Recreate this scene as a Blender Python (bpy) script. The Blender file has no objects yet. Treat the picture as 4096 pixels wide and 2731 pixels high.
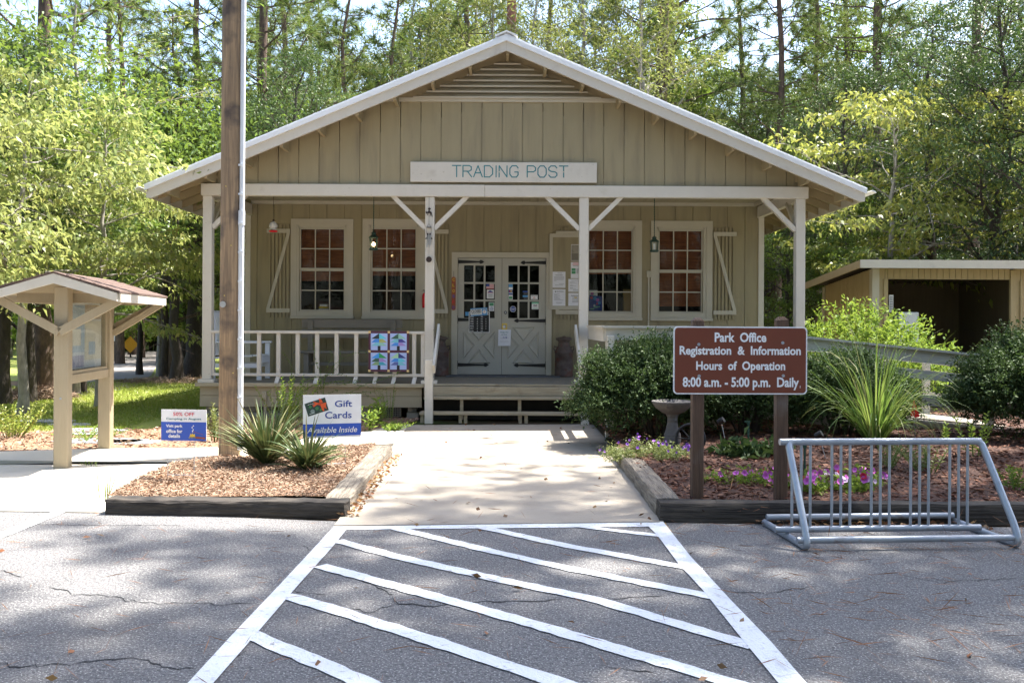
import bpy, bmesh, math, random
import numpy as np
from mathutils import Vector, Matrix, noise as mnoise
R = math.radians
SC = bpy.context.scene
COL = SC.collection
PI = math.pi

# ------------------------------------------------------------------ camera, sky, sun, exposure
F = 3744.0; CX = 2020.0; CY = 1297.0; RO = 0.0052; EYE = 1.5
cd = bpy.data.cameras.new('camera'); cam = bpy.data.objects.new('camera', cd); COL.objects.link(cam)
cam.location = (0, 0, EYE); cam.rotation_euler = (PI/2, -RO, 0)
cd.sensor_width = 36; cd.lens = F/4096*36
cd.shift_x = (2048-CX)/4096; cd.shift_y = -(1365.5-CY)/4096
cd.clip_end = 2000; cd.clip_start = 0.1
SC.camera = cam
SUN_EL, SUN_AZ = R(64), R(62)           # azimuth from +Y towards +X
sdir = Vector((math.sin(SUN_AZ)*math.cos(SUN_EL), math.cos(SUN_AZ)*math.cos(SUN_EL), math.sin(SUN_EL)))
wd = bpy.data.worlds.new('World'); SC.world = wd; wd.use_nodes = True
nt = wd.node_tree; bg = nt.nodes['Background']
sky = nt.nodes.new('ShaderNodeTexSky'); sky.sky_type = 'NISHITA'; sky.sun_disc = False
sky.sun_elevation = SUN_EL; sky.sun_rotation = SUN_AZ; sky.dust_density = 2.4; sky.air_density = 1.0
nt.links.new(sky.outputs[0], bg.inputs[0]); bg.inputs[1].default_value = 0.14
sl = bpy.data.lights.new('sun', 'SUN'); sl.energy = 5.0; sl.angle = R(0.55); sl.color = (1, .95, .87)
so = bpy.data.objects.new('sun', sl); COL.objects.link(so); so.location = sdir*60
so.rotation_euler = sdir.to_track_quat('Z', 'Y').to_euler()
SC.view_settings.view_transform = 'Standard'; SC.view_settings.look = 'None'
SC.view_settings.exposure = 1.85; SC.view_settings.gamma = 1
SC.cycles.max_bounces = 8; SC.cycles.diffuse_bounces = 4; SC.cycles.glossy_bounces = 3
SC.cycles.transmission_bounces = 5; SC.cycles.transparent_max_bounces = 8
SC.cycles.sample_clamp_indirect = 6

# ------------------------------------------------------------------ photograph pixel -> place
def W(x, y, Z):
    xp, yp = x-CX, y-CY
    return Vector(((xp+RO*yp)*Z/F, Z, EYE-(yp-RO*xp)*Z/F))
def G(x, y, z=0.0):
    xp, yp = x-CX, y-CY
    Z = (EYE-z)*F/(yp-RO*xp)
    return Vector(((xp+RO*yp)*Z/F, Z, z))
def WX(x, Z, y=1297): return W(x, y, Z).x
def WZ(y, Z, x=2020): return W(x, y, Z).z

# ------------------------------------------------------------------ materials
def mat(name, col, rough=.6, col2=None, scale=6, stretch=(1, 1, 1), bump=0, bscale=None, metal=0, spec=.5,
        dirt=None, dirt_scale=1.2, dirt_lo=.55, dirt_hi=.75, speck=None, speck_scale=180, speck_lo=.6, coord='Object', detail=6, streak=False):
    m = bpy.data.materials.new(name); m.use_nodes = True
    t = m.node_tree; N = t.nodes; L = t.links; b = N['Principled BSDF']
    b.inputs['Roughness'].default_value = rough; b.inputs['Metallic'].default_value = metal
    b.inputs['Specular IOR Level'].default_value = spec
    b.inputs['Base Color'].default_value = (*col, 1)
    tc = N.new('ShaderNodeTexCoord'); mp = N.new('ShaderNodeMapping'); mp.inputs['Scale'].default_value = stretch
    L.new(tc.outputs[coord], mp.inputs[0])
    last = None
    if col2:
        n = N.new('ShaderNodeTexNoise'); n.inputs['Scale'].default_value = scale; n.inputs['Detail'].default_value = detail
        n.inputs['Roughness'].default_value = .65
        L.new(mp.outputs[0], n.inputs['Vector'])
        r = N.new('ShaderNodeValToRGB'); r.color_ramp.elements[0].position = .32; r.color_ramp.elements[1].position = .68
        r.color_ramp.elements[0].color = (*col, 1); r.color_ramp.elements[1].color = (*col2, 1)
        L.new(n.outputs['Fac'], r.inputs[0]); last = r.outputs[0]
    def layer(c, sc, lo, hi, det=5, base=last, vec=tc.outputs[coord]):
        n = N.new('ShaderNodeTexNoise'); n.inputs['Scale'].default_value = sc; n.inputs['Detail'].default_value = det
        L.new(vec, n.inputs['Vector'])
        r = N.new('ShaderNodeMapRange'); r.inputs[1].default_value = lo; r.inputs[2].default_value = hi
        L.new(n.outputs['Fac'], r.inputs[0])
        mx = N.new('ShaderNodeMix'); mx.data_type = 'RGBA'
        L.new(r.outputs[0], mx.inputs[0])
        if base: L.new(base, mx.inputs[6])
        else: mx.inputs[6].default_value = (*col, 1)
        mx.inputs[7].default_value = (*c, 1)
        return mx.outputs[2]
    if dirt: last = layer(dirt, dirt_scale, dirt_lo, dirt_hi, base=last, vec=mp.outputs[0] if streak else tc.outputs[coord])
    if speck: last = layer(speck, speck_scale, speck_lo, speck_lo+.06, 2, base=last)
    if last: L.new(last, b.inputs['Base Color'])
    if bump:
        n = N.new('ShaderNodeTexNoise'); n.inputs['Scale'].default_value = bscale or scale*3; n.inputs['Detail'].default_value = 5
        L.new(mp.outputs[0], n.inputs['Vector'])
        bp = N.new('ShaderNodeBump'); bp.inputs['Strength'].default_value = bump; bp.inputs['Distance'].default_value = .02
        L.new(n.outputs['Fac'], bp.inputs['Height']); L.new(bp.outputs[0], b.inputs['Normal'])
    return m

def leafmat(name, cols, trans=.4, tcol=(.3, .36, .05), rough=.45, spec=.35):
    m = bpy.data.materials.new(name); m.use_nodes = True
    t = m.node_tree; N = t.nodes; L = t.links; b = N['Principled BSDF']; out = N['Material Output']
    g = N.new('ShaderNodeNewGeometry'); r = N.new('ShaderNodeValToRGB')
    e = r.color_ramp.elements
    while len(e) < len(cols): e.new(.5)
    for i, c in enumerate(cols):
        e[i].position = i/(len(cols)-1); e[i].color = (*c, 1)
    L.new(g.outputs['Random Per Island'], r.inputs[0]); L.new(r.outputs[0], b.inputs['Base Color'])
    b.inputs['Roughness'].default_value = rough; b.inputs['Specular IOR Level'].default_value = spec
    tr = N.new('ShaderNodeBsdfTranslucent')
    mx = N.new('ShaderNodeMix'); mx.data_type = 'RGBA'; mx.inputs[0].default_value = .6
    L.new(r.outputs[0], mx.inputs[6]); mx.inputs[7].default_value = (*tcol, 1); L.new(mx.outputs[2], tr.inputs[0])
    ms = N.new('ShaderNodeMixShader'); ms.inputs[0].default_value = trans
    L.new(b.outputs[0], ms.inputs[1]); L.new(tr.outputs[0], ms.inputs[2]); L.new(ms.outputs[0], out.inputs[0])
    return m

def glassmat(name, tint=(.8, .82, .82), ior=1.5, rough=.02):
    m = bpy.data.materials.new(name); m.use_nodes = True
    t = m.node_tree; N = t.nodes; L = t.links; N.remove(N['Principled BSDF']); out = N['Material Output']
    a = N.new('ShaderNodeBsdfTransparent'); a.inputs[0].default_value = (*tint, 1)
    g = N.new('ShaderNodeBsdfGlossy'); g.inputs['Roughness'].default_value = rough
    f = N.new('ShaderNodeFresnel')
    ge = N.new('ShaderNodeNewGeometry'); io = N.new('ShaderNodeMapRange'); io.inputs[3].default_value = ior; io.inputs[4].default_value = 1/ior
    L.new(ge.outputs['Backfacing'], io.inputs[0]); L.new(io.outputs[0], f.inputs[0])     # thin pane: both faces reflect alike
    tc = N.new('ShaderNodeTexCoord'); n = N.new('ShaderNodeTexNoise'); n.inputs['Scale'].default_value = 5
    bp = N.new('ShaderNodeBump'); bp.inputs['Strength'].default_value = .12; bp.inputs['Distance'].default_value = .01
    L.new(tc.outputs['Object'], n.inputs[0]); L.new(n.outputs[0], bp.inputs['Height']); L.new(bp.outputs[0], g.inputs['Normal'])
    ms = N.new('ShaderNodeMixShader'); L.new(f.outputs[0], ms.inputs[0]); L.new(a.outputs[0], ms.inputs[1]); L.new(g.outputs[0], ms.inputs[2])
    L.new(ms.outputs[0], out.inputs[0])
    return m
def emitmat(name, col, s):
    m = bpy.data.materials.new(name); m.use_nodes = True
    b = m.node_tree.nodes['Principled BSDF']; b.inputs['Emission Color'].default_value = (*col, 1); b.inputs['Emission Strength'].default_value = s
    b.inputs['Base Color'].default_value = (*col, 1)
    return m
def flat(name, col, rough=.5, metal=0, spec=.4):
    return mat(name, col, rough, col2=tuple(c*.93 for c in col), scale=9, metal=metal, spec=spec)

M = {}
M['siding'] = mat('tan siding paint', (.315, .268, .163), .6, (.285, .242, .145), 3, (3, 3, .35), bump=.08, bscale=40, dirt=(.215, .18, .115), dirt_scale=2.2, dirt_lo=.5, dirt_hi=.78, streak=True)
M['trim'] = mat('pale trim paint', (.60, .565, .50), .5, (.57, .535, .47), 5, bump=.05, bscale=30, dirt=(.47, .43, .37), dirt_scale=4, dirt_lo=.62, dirt_hi=.85, speck=(.25, .2, .15), speck_scale=38, speck_lo=.71)
M['wintrim'] = mat('window trim paint', (.50, .465, .385), .5, (.475, .44, .36), 5, bump=.05, bscale=30)
M['doorpaint'] = mat('door paint', (.45, .43, .375), .45, (.43, .41, .355), 5, bump=.04, bscale=30)
M['drip'] = mat('white metal edging', (.84, .86, .88), .35, (.8, .82, .85), 3)
M['soffit'] = mat('tan soffit paint', (.34, .275, .165), .65, (.31, .25, .15), 4, bump=.06)
M['ceiling'] = mat('porch ceiling paint', (.38, .345, .25), .6, (.35, .315, .225), 4)
M['porchfloor'] = mat('worn porch boards', (.23, .205, .165), .7, (.18, .16, .13), 5, (6, 1, 1), bump=.15)
M['skirt'] = mat('skirting paint', (.42, .36, .25), .6, (.385, .33, .225), 3, (.6, 2, 2), bump=.06, bscale=30, dirt=(.28, .24, .17), dirt_scale=2.2, dirt_lo=.6, dirt_hi=.85)
M['stepwood'] = mat('worn step boards', (.42, .36, .25), .7, (.3, .25, .17), 6, (.5, 6, 6), bump=.3, dirt=(.2, .15, .1), dirt_scale=5, dirt_lo=.6, dirt_hi=.8)
M['stone'] = mat('foundation stone', (.36, .34, .29), .85, (.24, .22, .19), 5, bump=.6, dirt=(.12, .12, .1), dirt_scale=6, dirt_lo=.55, dirt_hi=.7)
M['dark'] = mat('room and shade black', (.010, .009, .008), .9, (.016, .014, .011), 2)  # near-black; under the steps it stands in for shade
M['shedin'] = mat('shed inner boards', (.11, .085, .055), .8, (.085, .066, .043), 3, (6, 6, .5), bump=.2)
M['grille'] = flat('dark grille', (.02, .02, .02))
M['bamboo'] = mat('woven bamboo blind', (.40, .125, .04), .7, (.19, .055, .02), 9, (.4, .4, 5), bump=.4, bscale=20)
M['glass'] = glassmat('window glass', (.80, .82, .82), 1.24)
M['globe'] = mat('feeder glass', (.75, .77, .8), .15)
M['globe'].node_tree.nodes['Principled BSDF'].inputs['Alpha'].default_value = .4
M['clear'] = glassmat('clear glass', (.93, .95, .94), 1.35)
M['iron'] = flat('black iron', (.012, .012, .013), .5)
M['brass'] = flat('brass', (.62, .47, .13), .3, .8)
M['steel'] = flat('bright steel', (.5, .5, .52), .3, .9)
M['white'] = flat('white print', (.88, .88, .89), .5)
M['paper'] = flat('paper', (.78, .78, .84), .7)
M['ink'] = flat('grey print', (.18, .18, .2), .8)
M['black'] = flat('black print', (.015, .015, .018), .5)
M['blue'] = flat('blue print', (.035, .10, .50), .45)
M['navy'] = flat('navy print', (.03, .07, .33), .45)
M['red'] = flat('red print', (.62, .03, .03), .5)
M['pinkred'] = flat('pink red print', (.70, .08, .11), .5)
M['tealprint'] = flat('teal paint', (.035, .20, .23), .5)
M['yellow'] = flat('yellow print', (.7, .5, .05), .5)
M['green'] = flat('green print', (.08, .32, .16), .5)
M['mint'] = flat('mint print', (.25, .6, .42), .5)
M['sky'] = flat('sky blue print', (.10, .36, .72), .5)
M['orangewood'] = mat('orange painted wood', (.36, .09, .03), .6, (.26, .06, .025), 10, bump=.15)
M['brownsign'] = mat('brown sign sheeting', (.175, .038, .016), .45, (.16, .034, .014), 3)
M['postwood'] = mat('weathered sign post', (.13, .075, .045), .8, (.075, .042, .027), 4, (14, 14, .9), bump=.4, bscale=10, dirt=(.17, .14, .12), dirt_scale=3)
M['polewood'] = mat('weathered utility pole wood', (.40, .275, .16), .85, (.17, .12, .08), 2.4, (14, 14, .7), bump=.6, bscale=7, dirt=(.085, .065, .055), dirt_scale=3.2, dirt_lo=.5, dirt_hi=.68)
M['timber'] = mat('creosoted timber', (.016, .013, .011), .85, (.085, .07, .055), 2.6, (.9, 14, 14), bump=1.0, bscale=4, dirt=(.012, .01, .009), dirt_scale=3, dirt_lo=.52, dirt_hi=.66)
M['timbergrey'] = mat('weathered grey timber', (.30, .26, .205), .85, (.08, .064, .05), 2.6, (14, 1.0, 14), bump=1.0, bscale=5, dirt=(.06, .05, .04), dirt_scale=5, dirt_lo=.6, dirt_hi=.75)
M['kioskwood'] = mat('tan kiosk paint', (.35, .295, .2), .65, (.32, .265, .175), 4, (4, 4, .6), bump=.15, bscale=12, dirt=(.3, .22, .12), dirt_scale=3, dirt_lo=.62, dirt_hi=.8)
M['kioskwhite'] = mat('pale kiosk trim', (.62, .58, .5), .6, (.57, .53, .45), 5, bump=.1, bscale=20)
M['shingle'] = mat('brown shingles', (.16, .105, .085), .9, (.10, .065, .052), 22, bump=.5, bscale=60)
M['galv'] = mat('galvanised steel', (.33, .37, .43), .38, (.42, .46, .51), 9, bump=.06, bscale=60, metal=.55, dirt=(.2, .13, .09), dirt_scale=9, dirt_lo=.62, dirt_hi=.78)
M['conduit'] = mat('grey plastic conduit', (.72, .75, .79), .4, (.66, .69, .73), 4)
M['concrete'] = mat('walkway concrete', (.36, .315, .255), .85, (.32, .28, .225), 1.6, bump=.15, bscale=50, dirt=(.24, .205, .165), dirt_scale=2.6, dirt_lo=.52, dirt_hi=.8, speck=(.25, .22, .19), speck_scale=120, speck_lo=.68)
M['pad'] = mat('pale pad concrete', (.60, .55, .46), .85, (.54, .49, .41), 1.8, bump=.15, bscale=50, dirt=(.42, .36, .27), dirt_scale=2.5, dirt_lo=.6, dirt_hi=.85)  # lighter tone than the walkway concrete
M['asphalt'] = mat('old asphalt', (.088, .086, .089), .85, (.225, .219, .216), 44, bump=1.0, bscale=75, dirt=(.125, .117, .112), dirt_scale=.8, dirt_lo=.52, dirt_hi=.8, speck=(.46, .45, .43), speck_scale=95, speck_lo=.585, detail=3)
M['paint'] = mat('white road paint', (.80, .82, .85), .6, (.74, .76, .79), 4, bump=.6, bscale=70, dirt=(.42, .42, .43), dirt_scale=26, dirt_lo=.58, dirt_hi=.76)
M['ochre'] = flat('worn yellow paint', (.45, .28, .06), .8)
M['crack'] = flat('crack', (.03, .03, .032), .95)
M['mulch'] = mat('pine bark mulch', (.085, .036, .022), .9, (.04, .018, .012), 14, bump=1.0, bscale=40)
M['mulchlight'] = mat('pale mulch', (.36, .21, .13), .9, (.2, .11, .065), 14, bump=1.0, bscale=40)  # lighter copy of the mulch with the bed's sunlight in its colour
M['ground'] = mat('forest floor', (.20, .12, .07), .95, (.11, .1, .04), .8, bump=.6, bscale=8, dirt=(.09, .13, .03), dirt_scale=.5, dirt_lo=.5, dirt_hi=.6)
M['lawn'] = mat('lawn soil', (.20, .25, .045), .95, (.24, .27, .06), 2.5, bump=.5, bscale=30, dirt=(.27, .2, .1), dirt_scale=.8, dirt_lo=.6, dirt_hi=.75)
M['road'] = mat('pale park road', (.30, .27, .25), .9, (.26, .235, .215), 1.5, bump=.2, bscale=20)
M['slate'] = mat('stepping stone', (.36, .38, .4), .8, (.26, .28, .3), 5, bump=.3)
M['bark'] = mat('pine bark', (.16, .105, .075), .95, (.05, .036, .03), 6, (2, 2, .7), bump=1.0, bscale=7)
M['barkgrey'] = mat('grey bark', (.34, .315, .27), .9, (.17, .155, .13), 7, (2, 2, .8), bump=.6, bscale=8)
M['barkdark'] = mat('dark bark', (.07, .055, .045), .95, (.035, .028, .024), 6, (2, 2, .7), bump=.8)
M['redpole'] = mat('reddish pole', (.30, .13, .085), .85, (.2, .08, .055), 5, (8, 8, .6), bump=.4)
M['birdbath'] = mat('cast stone', (.13, .12, .115), .85, (.085, .08, .078), 9, bump=.4, bscale=40, dirt=(.2, .12, .07), dirt_scale=5, dirt_lo=.66, dirt_hi=.8)
M['water'] = flat('still water', (.02, .025, .03), .05)
M['rust'] = mat('rusted can', (.075, .05, .042), .75, (.14, .11, .1), 8, bump=.4, metal=.3, dirt=(.12, .045, .03), dirt_scale=6, dirt_lo=.52, dirt_hi=.65)
M['whitechair'] = mat('white chair paint', (.74, .77, .84), .5, (.69, .72, .79), 5)
M['benchwood'] = mat('grey bench paint', (.215, .195, .165), .7, (.185, .168, .14), 5, (.5, 4, 4), bump=.1)
M['doormat'] = mat('grey doormat', (.13, .14, .155), .95, (.1, .105, .12), 40, bump=.5, bscale=200)
M['shedwood'] = mat('shed siding', (.42, .33, .19), .7, (.36, .28, .155), 4, (2, 2, .5), bump=.1)
M['verdigris'] = flat('green lantern metal', (.035, .075, .06), .5, .3)
M['copperdark'] = flat('dark metal ornament', (.05, .035, .03), .5, .4)
M['flagred'] = flat('red flag', (.75, .02, .02), .6)
M['signdiamond'] = flat('amber sign', (.7, .33, .01), .5)
M['rail'] = mat('grey ramp rail paint', (.56, .53, .47), .6, (.52, .49, .43), 4, (.6, 2, 2), bump=.08)
M['rampdeck'] = mat('ramp boards', (.33, .30, .25), .75, (.26, .235, .19), 5, (6, 1, 1), bump=.2)
M['bulb'] = emitmat('lit bulb', (1, .72, .35), 9)
M['redplastic'] = flat('red plastic', (.7, .015, .03), .25)
M['straw'] = mat('pine straw needle', (.24, .10, .05), .8, (.34, .18, .09), 2)
M['chip'] = leafmat('bark chips', [(.085, .03, .017), (.15, .055, .03), (.28, .14, .085), (.045, .017, .011), (.20, .085, .05)], 0, rough=.8)
M['chiplight'] = leafmat('pale bark chips', [(.27, .185, .125), (.37, .27, .19), (.19, .115, .075), (.44, .34, .25), (.30, .2, .13), (.12, .075, .05)], 0, rough=.8)  # sunlight on the yucca bed is put into these lighter chip colours
M['deadleaf'] = leafmat('dead leaf', [(.30, .12, .05), (.2, .09, .04), (.38, .22, .08), (.12, .07, .04)], .1, (.3, .15, .05))
# foliage
M['lf_lime'] = leafmat('dogwood leaf', [(.13, .185, .05), (.21, .26, .075), (.29, .32, .10), (.16, .22, .06), (.36, .34, .11)], .42, (.46, .50, .15))
M['lf_gold'] = leafmat('yellowing leaf', [(.10, .15, .035), (.18, .225, .05), (.27, .29, .06), (.13, .18, .04), (.36, .32, .07)], .4, (.42, .44, .09))
M['lf_green'] = leafmat('summer leaf', [(.06, .12, .025), (.10, .17, .03), (.15, .21, .04), (.05, .10, .02)], .36, (.26, .36, .05))
M['lf_dark'] = leafmat('glossy dark leaf', [(.03, .065, .022), (.055, .095, .03), (.08, .12, .04), (.025, .05, .018)], .2, (.12, .2, .04), .5, .25)
M['lf_olive'] = leafmat('willow leaf', [(.10, .14, .035), (.17, .20, .05), (.24, .25, .07), (.08, .11, .03)], .36, (.33, .36, .08), .5, .25)
M['needle'] = leafmat('pine needle', [(.06, .12, .03), (.11, .18, .045), (.17, .23, .06), (.05, .09, .025), (.24, .20, .07)], .3, (.25, .33, .06))
M['lf_hedge'] = leafmat('hedge leaf', [(.035, .07, .024), (.06, .10, .034), (.09, .13, .05), (.025, .05, .018)], .16, (.12, .2, .045), .6, .2)
M['lf_bright'] = leafmat('bright shrub leaf', [(.10, .19, .03), (.17, .27, .045), (.24, .32, .06)], .36, (.35, .45, .06), .55, .15)
M['lf_yucca'] = leafmat('yucca blade', [(.045, .08, .03), (.075, .115, .042), (.115, .145, .058), (.24, .2, .09)], .1, (.16, .2, .06), .5, .25)
M['lf_grassy'] = leafmat('grass blade', [(.08, .16, .04), (.13, .22, .05), (.19, .27, .07), (.3, .27, .11)], .35, (.28, .42, .07))
M['lf_lawn'] = leafmat('lawn blade', [(.20, .28, .05), (.27, .34, .06), (.33, .37, .08), (.40, .36, .14)], .35, (.4, .48, .07))
M['lf_verbena'] = leafmat('feathery leaf', [(.16, .2, .07), (.21, .25, .09), (.26, .28, .11)], .3, (.33, .38, .1))
M['fl_purple'] = flat('purple petals', (.30, .10, .50), .6)
M['fl_pink'] = flat('pink petals', (.60, .13, .52), .6)
M['fl_pale'] = flat('pale petals', (.68, .5, .68), .6)
M['fl_red'] = flat('crimson petals', (.55, .01, .06), .6)
# ------------------------------------------------------------------ mesh building
ORG = {}
def org(o):
    v = Vector((0, 0, 0))
    while o is not None:
        v = v+o.location; o = o.parent
    return v
class MB:
    def __init__(s): s.v = []; s.f = []; s.m = []
    def add(s, vs, fs, mi=0):
        n = len(s.v); s.v.extend([tuple(p) for p in vs]); s.f.extend([tuple(i+n for i in f) for f in fs]); s.m.extend([mi]*len(fs)); return s
    def box(s, a, b, mi=0, rot=None, piv=None, bev=0):
        x0, y0, z0 = a; x1, y1, z1 = b
        x0, x1 = min(x0, x1), max(x0, x1); y0, y1 = min(y0, y1), max(y0, y1); z0, z1 = min(z0, z1), max(z0, z1)
        if bev and min(x1-x0, y1-y0, z1-z0) > 2.5*bev:
            vs = []; fs = []
            e = bev
            pr = [(x0+e, y0), (x1-e, y0), (x1, y0+e), (x1, y1-e), (x1-e, y1), (x0+e, y1), (x0, y1-e), (x0, y0+e)]
            pi = [(x0+2*e*.5, y0+e*.5+e*.5), (x1-e, y0+e), (x1-e, y0+e), (x1-e, y1-e), (x1-e, y1-e), (x0+e, y1-e), (x0+e, y1-e), (x0+e, y0+e)]
            vs = [(p[0], p[1], z0) for p in pi]+[(p[0], p[1], z0+e) for p in pr]+[(p[0], p[1], z1-e) for p in pr]+[(p[0], p[1], z1) for p in pi]
            fs = [tuple(reversed(range(8))), tuple(range(24, 32))]
            for k in range(3):
                for i in range(8):
                    fs.append((k*8+i, k*8+(i+1) % 8, (k+1)*8+(i+1) % 8, (k+1)*8+i))
        else:
            vs = [(x0, y0, z0), (x1, y0, z0), (x1, y1, z0), (x0, y1, z0), (x0, y0, z1), (x1, y0, z1), (x1, y1, z1), (x0, y1, z1)]
            fs = [(0, 3, 2, 1), (4, 5, 6, 7), (0, 1, 5, 4), (1, 2, 6, 5), (2, 3, 7, 6), (3, 0, 4, 7)]
        if rot is not None:
            c = Vector(piv) if piv is not None else Vector(((x0+x1)/2, (y0+y1)/2, (z0+z1)/2))
            vs = [c+rot @ (Vector(p)-c) for p in vs]
        return s.add(vs, fs, mi)
    def bar(s, p, q, w, h, up=(0, 0, 1), mi=0):
        p = Vector(p); q = Vector(q); d = (q-p).normalized(); u = Vector(up)
        sd = d.cross(u).normalized(); u = sd.cross(d).normalized()
        vs = []
        for c in (p, q):
            for a, b in ((-1, -1), (1, -1), (1, 1), (-1, 1)): vs.append(c+sd*a*w/2+u*b*h/2)
        return s.add(vs, [(0, 1, 2, 3), (7, 6, 5, 4), (0, 4, 5, 1), (1, 5, 6, 2), (2, 6, 7, 3), (3, 7, 4, 0)], mi)
    def prism(s, pts, y0, y1, mi=0):       # pts (x,z), extruded along y
        n = len(pts)
        vs = [(x, y0, z) for x, z in pts]+[(x, y1, z) for x, z in pts]
        fs = [tuple(range(n)), tuple(reversed(range(n, 2*n)))]+[(i, i+n, (i+1) % n+n, (i+1) % n) for i in range(n)]
        return s.add(vs, fs, mi)
    def slab(s, pts, z0, z1, mi=0):        # pts (x,y)
        n = len(pts)
        vs = [(p[0], p[1], z0) for p in pts]+[(p[0], p[1], z1) for p in pts]
        fs = [tuple(reversed(range(n))), tuple(range(n, 2*n))]+[(i, (i+1) % n, (i+1) % n+n, i+n) for i in range(n)]
        return s.add(vs, fs, mi)
    def sheet(s, pts, z, mi=0):
        n = len(pts); return s.add([(p[0], p[1], z) for p in pts], [tuple(range(n))], mi)
    def tube(s, pts, rs, n=8, mi=0, cap=True):
        pts = [Vector(p) for p in pts]; k = len(pts)
        if not hasattr(rs, '__len__'): rs = [rs]*k
        vs = []; u = None
        for i, p in enumerate(pts):
            d = (pts[min(i+1, k-1)]-pts[max(i-1, 0)])
            d = d.normalized() if d.length > 1e-9 else Vector((0, 0, 1))
            if u is None:
                u = d.orthogonal().normalized()
            else:
                u = (u-d*u.dot(d)); u = u.normalized() if u.length > 1e-6 else d.orthogonal().normalized()
            w = d.cross(u)
            for j in range(n):
                a = 2*PI*j/n; vs.append(p+(u*math.cos(a)+w*math.sin(a))*rs[i])
        fs = [(i*n+j, i*n+(j+1) % n, (i+1)*n+(j+1) % n, (i+1)*n+j) for i in range(k-1) for j in range(n)]
        if cap: fs += [tuple(reversed(range(n))), tuple(range((k-1)*n, k*n))]
        return s.add(vs, fs, mi)
    def lathe(s, prof, c=(0, 0, 0), n=24, mi=0, flute=0, cap=True):   # prof (r,z)
        vs = []
        for r, z in prof:
            for j in range(n):
                a = 2*PI*j/n; rr = r*(1+(flute*(j % 2)))
                vs.append((c[0]+rr*math.cos(a), c[1]+rr*math.sin(a), c[2]+z))
        k = len(prof)
        fs = [(i*n+j, i*n+(j+1) % n, (i+1)*n+(j+1) % n, (i+1)*n+j) for i in range(k-1) for j in range(n)]
        if cap: fs += [tuple(reversed(range(n))), tuple(range((k-1)*n, k*n))]
        return s.add(vs, fs, mi)
    def ball(s, c, r, n=10, sq=(1, 1, 1), mi=0):
        prof = [(max(r*math.sin(PI*i/n), 1e-4), -r*math.cos(PI*i/n)) for i in range(n+1)]
        k = len(s.v); s.lathe(prof, (0, 0, 0), 2*n, mi)
        for i in range(k, len(s.v)):
            p = s.v[i]; s.v[i] = (c[0]+p[0]*sq[0], c[1]+p[1]*sq[1], c[2]+p[2]*sq[2])
        return s
    def disc(s, c, r, n=20, t=.004, ax='y', mi=0):
        vs = []
        for yy in (0, -t):
            for j in range(n):
                a = 2*PI*j/n
                vs.append((c[0]+r*math.cos(a), c[1]+yy, c[2]+r*math.sin(a)) if ax == 'y' else (c[0]+r*math.cos(a), c[1]+r*math.sin(a), c[2]-yy))
        return s.add(vs, [tuple(range(n)), tuple(range(n, 2*n))]+[(j, (j+1) % n, (j+1) % n+n, j+n) for j in range(n)], mi)
    def text(s, body, cx, cz, y, w=None, h=None, bold=0, shear=0, mi=0, ang=0, t=.002, space=1):
        c = bpy.data.curves.new('lettering', 'FONT'); c.body = body; c.size = 1; c.offset = bold; c.shear = shear; c.extrude = 0
        c.resolution_u = 3; c.space_character = space; c.align_x = 'CENTER'
        o = bpy.data.objects.new('lettering', c); COL.objects.link(o)
        me = bpy.data.meshes.new_from_object(o.evaluated_get(bpy.context.evaluated_depsgraph_get()))
        vs = np.array([v.co[:] for v in me.vertices]); fs = [tuple(p.vertices) for p in me.polygons]
        bpy.data.objects.remove(o); bpy.data.curves.remove(c); bpy.data.meshes.remove(me)
        if len(vs) == 0: return s
        lo = vs.min(0); hi = vs.max(0)
        vs = vs-(lo+hi)/2
        sx = w/(hi[0]-lo[0]) if w else None; sy = h/(hi[1]-lo[1]) if h else None
        sx = sx or sy; sy = sy or sx
        vx = vs[:, 0]*sx; vz = vs[:, 1]*sy
        ca, sa = math.cos(ang), math.sin(ang)
        out = [(cx+a*ca-b*sa, y-t, cz+a*sa+b*ca) for a, b in zip(vx, vz)]
        return s.add(out, fs, mi)
    def build(s, name, mats, parent=None, smooth=False, local=False, ang=40):
        me = bpy.data.meshes.new(name)
        o = bpy.data.objects.new(name, me); COL.objects.link(o)
        vs = s.v
        if parent is not None:
            o.parent = parent
            if not local:
                g = org(parent); vs = [(p[0]-g.x, p[1]-g.y, p[2]-g.z) for p in vs]
        me.from_pydata(vs, [], s.f)
        if not isinstance(mats, (list, tuple)): mats = [mats]
        for m in mats: me.materials.append(M[m] if isinstance(m, str) else m)
        if len(mats) > 1: me.polygons.foreach_set('material_index', s.m)
        bm = bmesh.new(); bm.from_mesh(me); bmesh.ops.recalc_face_normals(bm, faces=bm.faces); bm.to_mesh(me); bm.free()
        if smooth:
            me.polygons.foreach_set('use_smooth', [True]*len(me.polygons))
            try: me.set_sharp_from_angle(angle=R(ang))
            except Exception: pass
        me.update()
        return o
def thing(name, label, cat, loc=(0, 0, 0), rz=0, group=None):
    o = bpy.data.objects.new(name, None); COL.objects.link(o); o.location = loc; o.rotation_euler = (0, 0, rz)
    o.empty_display_size = .2
    o['label'] = label; o['category'] = cat
    if group: o['group'] = group
    return o
def tag(o, label, cat, group=None):
    o['label'] = label; o['category'] = cat
    if group: o['group'] = group
    return o
def struct(o): o['kind'] = 'structure'; return o
def stuff(o, label=None, cat=None):
    o['kind'] = 'stuff'
    if label: o['label'] = label; o['category'] = cat
    return o
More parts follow.
